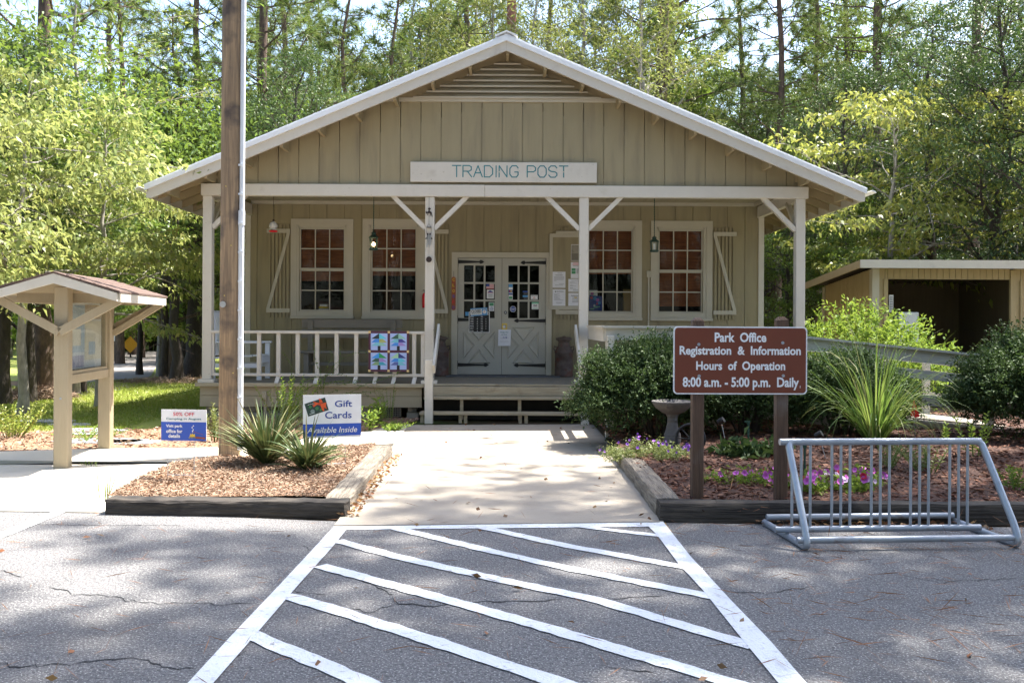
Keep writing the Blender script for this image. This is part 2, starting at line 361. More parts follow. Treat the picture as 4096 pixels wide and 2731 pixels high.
def dup(root, loc, rz=0, sc=1, label=None, group=None):
    r = root.copy(); COL.objects.link(r); r.location = loc; r.rotation_euler = (0, 0, rz)
    r.scale = (sc, sc, sc) if not hasattr(sc, '__len__') else sc
    if label: r['label'] = label
    if group: r['group'] = group
    for ch in root.children:
        c = ch.copy(); COL.objects.link(c); c.parent = r
        for g in ch.children:
            d = g.copy(); COL.objects.link(d); d.parent = c
    return r
def npmesh(name, verts, quads, m, parent=None, smooth=False):
    me = bpy.data.meshes.new(name); n = len(verts); k = len(quads); w = quads.shape[1]
    me.vertices.add(n); me.vertices.foreach_set('co', np.asarray(verts, np.float32).ravel())
    me.loops.add(k*w); me.loops.foreach_set('vertex_index', np.asarray(quads, np.int32).ravel())
    me.polygons.add(k); me.polygons.foreach_set('loop_start', np.arange(0, k*w, w, dtype=np.int32))
    me.polygons.foreach_set('loop_total', np.full(k, w, np.int32))
    if smooth: me.polygons.foreach_set('use_smooth', np.ones(k, bool))
    me.update(calc_edges=True); me.validate()
    me.materials.append(M[m] if isinstance(m, str) else m)
    o = bpy.data.objects.new(name, me); COL.objects.link(o)
    if parent is not None: o.parent = parent
    return o
def unit(a): return a/np.maximum(np.linalg.norm(a, axis=1, keepdims=True), 1e-9)
def leaves(C, D, S, wr, rng, fold=.25, droop=.15):
    """one folded four-cornered leaf per row"""
    n = len(C); D = unit(D)
    rnd = rng.normal(size=(n, 3)); rnd[:, 2] += 1.2
    side = unit(np.cross(D, rnd)); nor = np.cross(side, D)
    S = S[:, None]
    mid = C+D*S*.45
    v = np.empty((n, 4, 3))
    v[:, 0] = C; v[:, 1] = mid+side*S*wr/2+nor*S*fold*wr; v[:, 2] = C+D*S; v[:, 2, 2] -= S[:, 0]*droop
    v[:, 3] = mid-side*S*wr/2+nor*S*fold*wr
    return v.reshape(-1, 3), np.arange(4*n).reshape(n, 4)
# ------------------------------------------------------------------ the ground and its sheets
rnd = random.Random(7)
b = MB(); b.sheet([(-220, -120), (220, -120), (220, 260), (-220, 260)], -.02); struct(b.build('ground', 'ground'))
b = MB(); b.sheet([(-60, -30), (60, -30), (60, 6.9), (3.5, 7.02), (1.0, 7.12), (-1.25, 7.1), (-3.3, 7.42), (-9, 7.9), (-60, 9)], 0)
struct(b.build('parking_lot', 'asphalt'))
def gp(*pts, z=0): return [G(x, y, z) for x, y in pts]
# concrete walkway to the steps
wk = [G(1336, 2106), G(2654, 2090), G(2530, 1880), G(2372, 1699), G(1636, 1702), G(1574, 1782)]
b = MB(); b.slab(wk, -.02, .012); struct(b.build('walkway', 'concrete'))
# pale pad round the kiosk and the narrow path that leaves it
pad = gp((-500, 2040), (0, 2046), (421, 2052), (440, 1990), (590, 1920), (705, 1862), (880, 1834), (905, 1858), (0, 1862), (-500, 1850))
b = MB(); b.slab(pad, -.02, .010); struct(b.build('concrete_pad', 'pad'))
pth = gp((-500, 1836), (0, 1848), (300, 1852), (700, 1853), (905, 1852), (1180, 1830), (1300, 1802), (1574, 1779), (1640, 1700), (1560, 1712), (1440, 1735), (1300, 1752), (1100, 1772), (880, 1796), (600, 1798), (300, 1803), (0, 1812), (-500, 1815))
b = MB(); b.slab(pth, -.02, .022); struct(b.build('concrete_path', 'pad'))
# lawn and the park road behind it
lw = [(-4.75, 13.2), (-4.9, 26), (-6.4, 30), (-9.5, 25), (-11.5, 21), (-14, 18.5), (-14, 13.4), (-8, 12.6)]
b = MB(); b.sheet(lw, -.006); struct(b.build('lawn', 'lawn'))
b = MB(); b.sheet([(-34, 24), (-5.2, 24), (-6, 70), (-40, 70)], -.012); struct(b.build('lawn', 'lawn'))
rd = gp((-400, 1560), (0, 1556), (134, 1546), (300, 1478), (459, 1411), (640, 1396), (727, 1390), (800, 1384), (800, 1394), (727, 1402), (640, 1440), (606, 1500), (523, 1548), (400, 1575), (200, 1592), (0, 1610), (-400, 1625))
b = MB(); b.sheet(rd, -.002); struct(b.build('park_road', 'road'))

# hatched markings
def stripe(b, pts, w, z=.004, rag=.007):
    P = [G(x, y) for x, y in pts]; fine = []
    for i in range(len(P)-1):
        n = max(2, int((P[i+1]-P[i]).length/.06))
        for k in range(n): fine.append(P[i].lerp(P[i+1], k/n))
    fine.append(P[-1]); vs = []; n = len(fine)
    for i, p in enumerate(fine):
        d = (fine[min(i+1, n-1)]-fine[max(i-1, 0)]).normalized(); s = Vector((-d.y, d.x, 0))
        for sg in (1, -1):
            q = p+s*sg*(w/2+rnd.uniform(-rag, rag)); vs.append((q.x, q.y, z))
    b.add(vs, [(2*i, 2*i+1, 2*i+3, 2*i+2) for i in range(n-1)])
b = MB()
L1 = gp((1336, 2108), (1117, 2344), (920, 2552), (756, 2731), (560, 2940), (672, 2940), (858, 2731), (1014, 2552), (1192, 2344), (1330, 2190), (1388, 2118))
b.sheet(L1, .008)
L2 = gp((2589, 2103), (2627, 2141), (2713, 2256), (2815, 2368), (2961, 2551), (3109, 2731), (3290, 2940), (3420, 2940), (3222, 2731), (3080, 2566), (2920, 2400), (2841, 2314), (2762, 2228), (2652, 2088))
b.sheet(L2, .008)
b.sheet(gp((1336, 2107), (1388, 2119), (2600, 2107), (2652, 2089)), .0045)
stripe(b, [(2300, 2104), (2660, 2147)], .085, .0062)
stripe(b, [(1920, 2108), (2245, 2180), (2800, 2281)], .10, .0062)
stripe(b, [(1560, 2108), (1927, 2197), (2259, 2272), (2868, 2391)], .10, .0062)
stripe(b, [(1350, 2164), (1588, 2228), (2021, 2325), (2382, 2399), (2960, 2572), (3015, 2588)], .10, .0062)
stripe(b, [(1280, 2264), (1697, 2376), (2115, 2492), (2700, 2665), (3180, 2814)], .105, .0062)
stripe(b, [(1140, 2384), (1300, 2428), (1704, 2556), (2202, 2722), (2700, 2890)], .105, .0062)
stripe(b, [(990, 2535), (1300, 2665), (1450, 2731), (1800, 2890)], .105, .0062)
stripe(b, [(-60, 2168), (238, 2048)], .11, .0062)
struct(b.build('road_markings', 'paint'))
b = MB(); stripe(b, [(2657, 2092), (2680, 2126)], .022, .005, .006); struct(b.build('old_road_marking', 'ochre'))
# cracks in the asphalt
b = MB()
def crack(pts, w):
    pts = [G(x, y) for x, y in pts]; fine = []
    for i in range(len(pts)-1):
        n = max(2, int((pts[i+1]-pts[i]).length/.035))
        for k in range(n):
            p = pts[i].lerp(pts[i+1], k/n); fine.append(p+Vector((rnd.gauss(0, .006), rnd.gauss(0, .012), 0)))
    vs = []; n = len(fine)
    for i, p in enumerate(fine):
        ww = w*rnd.uniform(.3, 1)*(1 if 0 < i < n-1 else .1)
        vs += [(p.x, p.y-ww/2, .0028), (p.x, p.y+ww/2, .0028)]
    b.add(vs, [(2*i, 2*i+2, 2*i+3, 2*i+1) for i in range(n-1)])
crack([(1400, 2300), (1460, 2330), (1560, 2370), (1590, 2415), (1740, 2425), (1950, 2405), (2150, 2405), (2280, 2395)], .02)
crack([(1590, 2415), (1480, 2450), (1370, 2425)], .012); crack([(2440, 2395), (2700, 2380)], .012)
crack([(190, 2348), (290, 2375), (460, 2385), (500, 2405), (720, 2412), (920, 2418), (1060, 2408)], .012)
crack([(0, 2648), (80, 2672), (290, 2652), (500, 2632), (560, 2640), (680, 2672), (820, 2675)], .014)
crack([(140, 2097), (400, 2102), (650, 2100), (760, 2105)], .012); crack([(0, 2280), (60, 2300), (110, 2312)], .012)
crack([(850, 2110), (840, 2130), (930, 2158)], .01); crack([(1000, 2600), (910, 2640)], .014); crack([(1290, 2480), (1420, 2430)], .01)
crack([(2915, 2367), (3060, 2372), (3200, 2352), (3290, 2338)], .012); crack([(1180, 2360), (1330, 2385)], .01)
crack([(2380, 2660), (2650, 2690)], .012); crack([(1210, 2180), (1255, 2215)], .012); crack([(3600, 2300), (3760, 2330), (4096, 2310)], .01)
struct(b.build('asphalt_crack', 'crack'))

# mulch beds (gentle mounds) and their heights
def sst(a, c, x): t = min(1, max(0, (x-a)/(c-a))); return t*t*(3-2*t)
def h_r(x, y): return .085+.07*sst(7.3, 10.5, y)+.018*mnoise.noise((x*1.7, y*1.7, 3))+.01*mnoise.noise((x*6, y*6, 1))
def h_l(x, y): return .055+.03*mnoise.noise((x*1.3, y*1.3, 8))+.008*mnoise.noise((x*6, y*6, 1))
def inside(p, poly):
    c = False; n = len(poly)
    for i in range(n):
        a, d = poly[i], poly[(i+1) % n]
        if (a[1] > p[1]) != (d[1] > p[1]) and p[0] < (d[0]-a[0])*(p[1]-a[1])/(d[1]-a[1])+a[0]: c = not c
    return c
def mound(name, poly, h, m, step=.11):
    bm = bmesh.new(); vs = [bm.verts.new((p[0], p[1], 0)) for p in poly]; bm.faces.new(vs)
    xs = [p[0] for p in poly]; ys = [p[1] for p in poly]
    for ax, lo, hi in ((0, min(xs), max(xs)), (1, min(ys), max(ys))):
        k = lo+step
        while k < hi:
            co = [0, 0, 0]; no = [0, 0, 0]; co[ax] = k; no[ax] = 1
            bmesh.ops.bisect_plane(bm, geom=bm.verts[:]+bm.edges[:]+bm.faces[:], plane_co=co, plane_no=no); k += step
    for v in bm.verts: v.co.z = h(v.co.x, v.co.y)
    me = bpy.data.meshes.new(name); bm.to_mesh(me); bm.free()
    for p in me.polygons: p.use_smooth = True
    me.materials.append(M[m]); o = bpy.data.objects.new(name, me); COL.objects.link(o); return struct(o)
BED_R = [(1.33, 7.16), (9.5, 7.16), (9.5, 14.6), (1.28, 14.6), (1.28, 9)]
BED_L = [(p.x, p.y) for p in gp((424, 2010), (590, 1925), (705, 1866), (880, 1842), (905, 1856), (1180, 1836), (1300, 1806), (1500, 1790), (1400, 2012))]
BED_F = [(p.x, p.y) for p in gp((905, 1795), (1100, 1771), (1300, 1751), (1440, 1734), (1560, 1711), (1660, 1690), (1690, 1672))]+[(-1.28, 14.7), (-4.9, 14.7), (-4.9, 13.0), (-6.5, 12.6), (-12, 12.8), (-12, 11.1)]+[(p.x, p.y) for p in gp((0, 1811), (300, 1802), (600, 1797))]
mound('mulch_bed', BED_R, h_r, 'mulch'); mound('mulch_bed', BED_L, h_l, 'mulchlight')
def h_f(x, y): return .022+.01*mnoise.noise((x*2, y*2, 4))
mound('mulch_bed', BED_F, h_f, 'mulchlight')
rng = np.random.default_rng(11)
def scatter(name, poly, h, m, n, lmin, lmax, wr, lift=.008, label=None, dens=None):
    xs = [p[0] for p in poly]; ys = [p[1] for p in poly]; C = []
    while len(C) < n:
        p = (rnd.uniform(min(xs), max(xs)), rnd.uniform(min(ys), max(ys)))
        if (dens is None or rnd.random() < dens(*p)) and inside(p, poly): C.append((p[0], p[1], h(*p)+rnd.uniform(0, lift)))
    C = np.array(C); D = rng.normal(size=(n, 3)); D[:, 2] *= .18
    v, q = leaves(C, D, rng.uniform(lmin, lmax, n), wr, rng, .15, 0)
    return stuff(npmesh(name, v, q, m), label, 'ground litter')
near = lambda x, y: 1 if y < 10 else .45
scatter('bark_chips', BED_R, h_r, 'chip', 26000, .03, .085, .3, .02, 'dark red bark chips covering the bed right of the walkway', near)
scatter('bark_chips', BED_L, h_l, 'chiplight', 38000, .014, .046, .28, .02, 'pale pinkish bark chips covering the bed round the yucca')
scatter('bark_chips', BED_F, h_f, 'chiplight', 9000, .03, .08, .34, .02, 'pale bark chips along the foot of the porch')
flat0 = lambda x, y: .006
scatter('pine_needles', BED_R, h_r, 'straw', 2600, .1, .2, .03, .03, 'fallen pine needles lying over the dark red mulch', near)
scatter('pine_needles', BED_L, h_l, 'straw', 900, .07, .16, .035, .03, 'fallen pine needles lying over the pale bark chips')
LOT = [(-6, 3.6), (6, 3.6), (6, 7.1), (-6, 7.3)]
scatter('pine_needles', LOT, flat0, 'straw', 1100, .08, .2, .026, .008, 'fallen pine needles scattered over the parking lot asphalt')
scatter('pine_needles', [(1.2, 4.2), (5, 4.2), (5, 7.1), (1.3, 7.1)], flat0, 'straw', 800, .1, .22, .03, .008, 'denser fallen pine needles round the bike rack')
scatter('dead_leaves', LOT, flat0, 'deadleaf', 70, .03, .07, .5, .01, 'dry brown leaves scattered on the parking lot')
scatter('dead_leaves', [(1.9, 6.9), (3.6, 6.9), (3.6, 7.12), (1.9, 7.12)], flat0, 'deadleaf', 170, .03, .07, .5, .03, 'dry leaves gathered under the bike rack')
scatter('dead_leaves', [(-1.26, 7.2), (-1.13, 7.2), (-1.16, 10.5), (-1.26, 10.5)], flat0, 'deadleaf', 330, .03, .06, .5, .05, 'dry leaves gathered along the grey timber by the walkway')
wpoly = [(p.x, p.y) for p in wk]
scatter('twigs', wpoly, lambda x, y: .016, 'straw', 130, .05, .16, .05, .006, 'small twigs and needles scattered on the concrete walkway')
scatter('dead_leaves', wpoly, lambda x, y: .016, 'deadleaf', 30, .04, .07, .5, .01, 'few brown leaves lying on the concrete walkway')
# grass
n = 60000; P = []
while len(P) < n:
    y = 12.7+14*rnd.random()**1.5; x = rnd.uniform(-13.5, -4.8)
    if inside((x, y), lw) and mnoise.noise((x*.9, y*.9, 2)) > -.35-.3*(y > 14.5): P.append((x, y, -.006))
v, q = leaves(np.array(P), np.column_stack([rng.normal(0, .5, n), rng.normal(0, .5, n), np.ones(n)]), rng.uniform(.04, .085, n), .22, rng)
stuff(npmesh('grass', v, q, 'lf_lawn'), 'short mown lawn beside the porch', 'grass')

# ------------------------------------------------------------------ the trading post
ZF, ZP, ZW = 14.25, 14.7, 17.2          # rake fascia, porch posts, back wall
XL, XR = -4.78, 4.75
AP, SL = 5.916, .421
def roofz(x): return AP-SL*abs(x)
B = thing('trading_post', 'tan board building with a white edged gable roof and full width porch', 'building', (0, ZW, 0))
def grooved(b, x0, x1, z0, ztop, y, sp=.32, off=0, gap=.010, t=.016, openings=()):
    """vertical boards with gaps in front of a backing sheet; ztop may be a function of x"""
    zt = ztop if callable(ztop) else (lambda x: ztop)
    xs = [x0]; k = x0+off if off else x0+sp
    while k < x1-.02: xs.append(k); k += sp
    xs.append(x1)
    def piece(a, c, lo, hi):
        if c-a < .004: return
        if callable(hi): b.prism([(a, lo), (c, lo), (c, max(hi(c), lo+.002)), (a, max(hi(a), lo+.002))], y, y+t)
        else:
            if hi-lo > .004: b.prism([(a, lo), (c, lo), (c, hi), (a, hi)], y, y+t)
    def region(a, c, yy_piece):
        cuts = sorted({a, c}|{o[0] for o in openings if a < o[0] < c}|{o[1] for o in openings if a < o[1] < c})
        for p, q in zip(cuts[:-1], cuts[1:]):
            mid = (p+q)/2; ops = sorted([(o[2], o[3]) for o in openings if o[0] < mid < o[1]])
            lo = z0
            for zl, zh in ops: yy_piece(p, q, lo, zl); lo = zh
            yy_piece(p, q, lo, zt)
    for a, c in zip(xs[:-1], xs[1:]):
        aa, cc = a+gap/2, c-gap/2
        region(aa, cc, lambda p, q, lo, hi: piece(p, q, lo, hi if not callable(hi) else (hi if ops_free(hi) else hi)))
    # backing
    y2 = y
    def back(p, q, lo, hi):
        if callable(hi): b.prism([(p, lo), (q, lo), (q, max(hi(q), lo+.002)), (p, max(hi(p), lo+.002))], y+t+.001, y+t+.05)
        elif hi-lo > .004: b.prism([(p, lo), (q, lo), (q, hi), (p, hi)], y+t+.001, y+t+.05)
    brk = [x0, 0, x1] if x0 < 0 < x1 else [x0, x1]
    for a, c in zip(brk[:-1], brk[1:]): region(a, c, back)
def ops_free(h): return True
# window and door openings, photograph pixels -> (x0,x1,z0,z1) in the back wall
def orect(x0, y0, x1, y1, Z=ZW):
    p = W(x0, y1, Z); q = W(x1, y0, Z); return (p.x, q.x, p.z, q.z)
WIN = [(orect(1163, 877, 1414, 1274), orect(1196, 912, 1381, 1244)), (orect(1449, 877, 1701, 1276), orect(1482, 911, 1668, 1246)),
       (orect(2316, 883, 2568, 1281), orect(2350, 918, 2533, 1250)), (orect(2602, 885, 2850, 1283), orect(2632, 919, 2813, 1251))]
DOOR = orect(1829, 1033, 2185, 1506)
FL = .56
ops = [(i[0], i[1], i[2], i[3]) for o, i in WIN]+[(DOOR[0], DOOR[1], FL-.01, DOOR[3])]
b = MB(); grooved(b, XL+.02, XR-.02, FL-.01, 3.76, ZW, .32, .2, openings=ops)
b.build('porch_wall', 'siding', B)
# side and rear walls, interior
b = MB()
for x in (XL+.02, XR-.09):
    for k in range(28):
        y0 = ZW+.08+k*.32
        if y0 < 26: b.box((x, y0, .2), (x+.07, min(y0+.304, 26.1), 3.82))
    b.box((x+.02, ZW+.08, .2), (x+.05, 26.1, 3.80))
b.box((XL+.1, 26.0, .2), (XR-.1, 26.08, 3.8)); b.build('side_wall', 'siding', B)
for x in (XL+.0, XR-.10): b = MB(); b.box((x, ZW-.015, FL), (x+.10, ZW+.09, 3.7)); b.build('corner_board', 'trim', B)
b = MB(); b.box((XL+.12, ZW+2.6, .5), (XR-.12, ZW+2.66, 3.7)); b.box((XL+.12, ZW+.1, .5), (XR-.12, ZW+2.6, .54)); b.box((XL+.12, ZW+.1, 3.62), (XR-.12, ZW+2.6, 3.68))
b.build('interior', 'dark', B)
# gable above the beam
ZG = 14.74; TR = WZ(402, ZG)
b = MB(); grooved(b, XL+.03, XR-.03, 3.60, lambda x: min(TR-.02, roofz(x)-.07), ZG, .32, .21); b.build('gable_wall', 'siding', B)
b = MB(); xa, xb = WX(1540, ZG), WX(2512, ZG); b.box((xa, ZG-.03, TR-.03), (xb, ZG+.05, TR+.03)); b.build('gable_trim', 'wintrim', B)
# louvre with its frame
b = MB()
za = TR+.03; xl, xr = WX(1649, ZG), WX(2398, ZG); zap = WZ(239, ZG); nl = 7
hw = (xr-xl)/2; xc = (xl+xr)/2; hh = zap-za
for k in range(nl):
    z0 = za+hh*k/nl; z1 = za+hh*(k+1)/nl
    w0 = hw*(1-k/nl); w1 = max(hw*(1-(k+1)/nl), .02)
    b.add([(xc-w0, ZG-.06, z0), (xc+w0, ZG-.06, z0), (xc+w1, ZG+.03, z1+.03), (xc-w1, ZG+.03, z1+.03),
           (xc-w0, ZG-.035, z0-.006), (xc+w0, ZG-.035, z0-.006), (xc+w1, ZG+.055, z1+.02), (xc-w1, ZG+.055, z1+.02)],
          [(0, 1, 2, 3), (7, 6, 5, 4), (0, 4, 5, 1), (3, 2, 6, 7), (0, 3, 7, 4), (1, 5, 6, 2)])
    b.box((xc-w0, ZG-.072, z0-.012), (xc+w0, ZG-.06, z0+.012), 1)
b.build('louvre', ['skirt', 'wintrim'], B)
b = MB()          # the wall between louvre and roof
for sg in (-1, 1):
    X = xb if sg > 0 else xa
    b.prism([(X*1.0, TR+.03), (xc+sg*hw, TR+.03), (xc, zap), (xc, roofz(0)-.07), (X, roofz(X)-.07)], ZG-.02, ZG+.05)
b.build('gable_panel', 'soffit', B)
# roof
Y1 = 26.4; EX = 5.47
b = MB()
for sg in (-1, 1):
    b.prism([(0, AP), (sg*(EX+.03), roofz(EX+.03)), (sg*(EX+.03), roofz(EX+.03)-.025), (0, AP-.025)], ZF-.02, Y1)
    for k in range(19): b.prism([(sg*(.3*k+.2), roofz(.3*k+.2)+.018), (sg*(.3*k+.24), roofz(.3*k+.24)+.018), (sg*(.3*k+.26), roofz(.3*k+.26)-.002), (sg*(.3*k+.18), roofz(.3*k+.18)-.002)], ZF+.03, Y1)
RF = b.build('roof', 'drip', B)
b = MB()
for sg in (-1, 1): b.prism([(0, AP-.026), (sg*EX, roofz(EX)-.026), (sg*EX, roofz(EX)-.06), (0, AP-.06)], ZF+.06, Y1-.02)
b.build('roof_deck', 'soffit', RF)
b = MB()
for sg in (-1, 1): b.prism([(0, AP+.045), (sg*.17, roofz(.17)+.045), (sg*.17, roofz(.17)+.02), (0, AP+.02)], ZF-.05, Y1)
b.build('ridge_cap', 'drip', RF)
b = MB()
for sg in (-1, 1): b.prism([(0, AP-.03), (sg*(EX+.02), roofz(EX)-.03), (sg*(EX+.02), roofz(EX)-.105), (0, AP-.105)], ZF-.035, ZF-.004)
b.build('drip_edge', 'drip', RF)
for sg in (-1, 1):
    b = MB(); b.prism([(0.001*sg, AP-.06), (sg*EX, roofz(EX)-.06), (sg*EX, roofz(EX)-.215), (sg*(EX-.07), roofz(EX-.07)-.25), (0.001*sg, AP-.25)], ZF, ZF+.045)
    b.build('rake_fascia', 'trim', RF)
    b = MB(); x = sg*EX; b.box((x, ZF+.05, roofz(EX)-.2), (x+.02*sg, Y1, roofz(EX)-.03)); b.build('eave_fascia', 'trim', RF)
for k in range(-9, 10):
    b = MB(); x = k*.575+.02
    if abs(x) > 5.3: continue
    zt = roofz(x)-.062
    b.box((x-.022, ZF+.046, zt-.225), (x+.022, ZG+.02, zt-.005)); b.build('lookout', 'soffit', RF)
for sg in (-1, 1):
    y = ZG-.02
    while y < Y1-.1:
        b = MB()
        x0, x1 = sg*(4.55), sg*(EX-.003)
        b.add([(x0, y, roofz(x0)-.065), (x1, y, roofz(x1)-.065), (x1, y, roofz(x1)-.17), (x0, y, roofz(x0)-.23), (x0, y+.04, roofz(x0)-.065), (x1, y+.04, roofz(x1)-.065), (x1, y+.04, roofz(x1)-.17), (x0, y+.04, roofz(x0)-.23)],
              [(0, 1, 2, 3), (7, 6, 5, 4), (0, 4, 5, 1), (1, 5, 6, 2), (2, 6, 7, 3), (3, 7, 4, 0)]); y += .55; b.build('rafter_tail', 'soffit', RF)
# beam, ceiling, side beams
BT, BB = 3.683, 3.497
b = MB(); b.box((XL, ZP-.03, BB), (-.33, ZP+.1, BT), bev=.006); b.box((-.327, ZP-.027, BB), (XR, ZP+.1, BT-.004), bev=.006); b.build('beam', 'trim', B)
for x in (XL+.04, XR-.13):
    b = MB(); b.box((x, ZP+.105, BB-.02), (x+.09, ZW-.02, BT-.01)); b.build('beam', 'soffit' if 0 else 'trim', B)
b = MB(); y = ZP+.1; CZ = 3.745
x = XL+.12
while x < XR-.14:
    b.box((x, ZP+.06, CZ), (min(x+.13, XR-.13), ZW-.01, CZ+.02)); x += .138
b.box((XL+.1, ZP+.05, CZ+.022), (XR-.1, ZW, CZ+.04)); b.build('porch_ceiling', 'ceiling', B)
b = MB(); b.box((XL+.12, ZW-.05, 3.685), (XR-.14, ZW-.001, 3.744)); b.box((XR-.2, ZP+.1, 3.685), (XR-.14, ZW-.05, 3.744)); b.build('ceiling_trim', 'wintrim', B)
# posts and braces
PX = [WX(827, ZP), WX(1717, ZP), WX(2334, ZP), WX(3201, ZP)]
for x in PX:
    b = MB(); b.box((x-.073, ZP-.005, FL+.055), (x+.073, ZP+.135, BB), bev=.008)
    p = b.build('porch_post', 'trim', B)
    b = MB(); b.box((x-.125, ZP-.05, FL), (x+.125, ZP+.18, FL+.055), bev=.008); b.build('base_block', 'trim', p)
def brace(x, sg):
    b = MB(); b.bar((x+sg*.07, ZP+.06, 3.0), (x+sg*.60, ZP+.06, 3.525), .07, .085, (0, 1, 0)); b.build('post_brace', 'trim', B)
brace(PX[0], 1); brace(PX[1], -1); brace(PX[1], 1); brace(PX[2], -1); brace(PX[2], 1); brace(PX[3], -1)
for x in (PX[0], PX[3]):
    b = MB(); b.bar((x, ZP+.13, 2.98), (x, ZP+.68, 3.5), .06, .08, (1, 0, 0)); b.build('post_brace', 'wintrim', B)
# floor, skirting, foundation
b = MB(); y = ZP-.04
while y < ZW-.01: b.box((XL-.03, y, FL-.03), (XR+.03, min(y+.134, ZW-.01), FL)); y += .14
b.build('porch_floor', 'porchfloor', B)
b = MB(); b.box((XL-.06, ZP-.09, FL-.055), (-1.26, ZP-.045, FL+.004), bev=.006); b.box((XL, ZP-.02, .365), (-1.3, ZP+.02, FL-.056)); b.box((XL, ZP-.024, .19), (-1.3, ZP+.02, .358))
b.box((XL, ZP+.0205, .19), (XL+.04, ZW, FL-.056)); b.build('porch_skirting', 'skirt', B)
b = MB(); b.box((1.3, ZP-.09, FL-.055), (XR+.06, ZP-.045, FL+.004), bev=.006); b.box((1.3, ZP-.02, .19), (XR, ZP+.02, FL-.056)); b.box((XR-.04, ZP+.0205, .19), (XR, ZW, FL-.056)); b.build('porch_skirting', 'skirt', B)
b = MB(); x = XL+.06
while x < -1.4:
    w = rnd.uniform(.22, .5); xx = min(x+w, -1.35)
    if xx-x > .05 and not (-2.15 < (x+xx)/2 < -1.66):
        h = rnd.uniform(.08, .12)
        b.box((x, ZP+.03+rnd.uniform(0, .03), -.05), (xx-.012, ZP+.2, h), bev=.012); b.box((x+.02, ZP+.03+rnd.uniform(0, .03), h+.008), (xx-.03, ZP+.2, .19), bev=.012)
    x = xx
b.build('foundation', 'stone', B)
b = MB(); vx0, vx1 = WX(1560, ZP), WX(1605, ZP); vz0, vz1 = .045, .18
b.box((vx0-.13, ZP+.06, vz0-.02), (vx1, ZP+.08, vz1+.01), 0)
for k in range(12): b.box((vx0-.13+k*.027, ZP+.045, vz0), (vx0-.124+k*.027, ZP+.055, vz1), 1)
for k in range(5): b.box((vx0-.13, ZP+.0385, vz0+k*.03), (vx1, ZP+.0445, vz0+.005+k*.03), 1)
b.build('crawlspace_vent', ['grille', 'stone'], B)
b = MB(); p = W(1059, 1582, ZP-.03); b.box((p.x-.035, ZP-.075, p.z-.06), (p.x+.035, ZP-.021, p.z+.06), bev=.006); b.box((p.x-.012, ZP-.05, .02), (p.x+.03, ZP-.03, p.z-.06)); b.build('outlet_box', 'skirt', B)
b = MB(); p = W(2594, 1097, ZW); b.box((p.x-.035, ZW-.05, p.z-.06), (p.x+.035, ZW-.001, p.z+.06), bev=.006); b.box((p.x-.01, ZW-.03, FL), (p.x+.015, ZW-.005, p.z-.06)); b.build('outlet_box', 'wintrim', B)
# steps
b = MB(); b.box((-1.25, 14.44, .335), (1.22, 14.50, .36+.01), bev=.004)
b.box((-1.25, 14.50, .385), (1.28, 14.6, FL-.03), bev=.008)
b.box((-1.28, ZP-.1, FL-.028), (1.3, ZP-.042, FL+.006), bev=.006)
b.box((-1.24, 14.32, .345), (1.21, 14.60, .384), bev=.006)
b.box((-1.28, 14.02, .135), (1.21, 14.31, .172), bev=.006)
for x in (-.66, .23): b.box((x-.025, 14.38, .03), (x+.025, 14.42, .344))
for x in (-1.24, -.665, -.585, .235, .325): b.box((x-.025, 14.06, .012), (x+.025, 14.11, .134))
b.build('porch_steps', 'stepwood', B)
b = MB(); b.box((-1.2, 14.62, .01), (1.2, 14.66, .5)); b.build('step_shade_panel', 'dark', B)  # near-black sheet painting the shade under the open treads
for px, sg in ((1717, 1), (2342, -1)):
    x = WX(px, 13.97)
    b = MB(); b.box((x-.06, 13.92, .012), (x+.06, 14.04, .965), bev=.006); b.build('step_post', 'trim', B)
    b = MB(); b.bar((x+sg*.09, ZP+.05, 1.44), (x+sg*.08, 13.86, .83), .035, .15, (0, 0, 1)); b.build('handrail', 'trim', B)
# porch railing on the quilt side
rl = thing; zt, zb = WZ(1329, ZP, 1300), WZ(1500, ZP, 1300)
x0, x1 = PX[0]+.073, PX[1]-.073
b = MB(); b.box((x0, ZP+.0, zt-.022), (x1, ZP+.10, zt+.022), bev=.005); b.box((x0, ZP+.02, zb-.022), (x1, ZP+.09, zb+.022), bev=.005)
RA = b.build('porch_railing', 'trim', B)
bx = [WX(v, ZP) for v in (847, 956, 1034, 1112, 1189, 1267, 1345, 1424, 1503, 1578, 1656, 1691)]
for x in bx:
    b = MB(); b.box((x-.03, ZP+.025, zb+.022), (x+.03, ZP+.085, zt-.022)); b.build('baluster', 'trim', RA)
for px in (1112, 1267, 1424, 1503, 1578, 1660):
    x = WX(px, ZP); b = MB(); b.add([(x-.03, ZP+.03, zb-.022), (x+.03, ZP+.03, zb-.022), (x+.03, ZP+.08, zb-.022), (x-.03, ZP+.08, zb-.022), (x-.05, ZP-.03, FL), (x+.01, ZP-.03, FL), (x+.01, ZP+.02, FL), (x-.05, ZP+.02, FL)],
        [(3, 2, 1, 0), (4, 5, 6, 7), (0, 1, 5, 4), (1, 2, 6, 5), (2, 3, 7, 6), (3, 0, 4, 7)]); b.build('rail_foot', 'trim', RA)

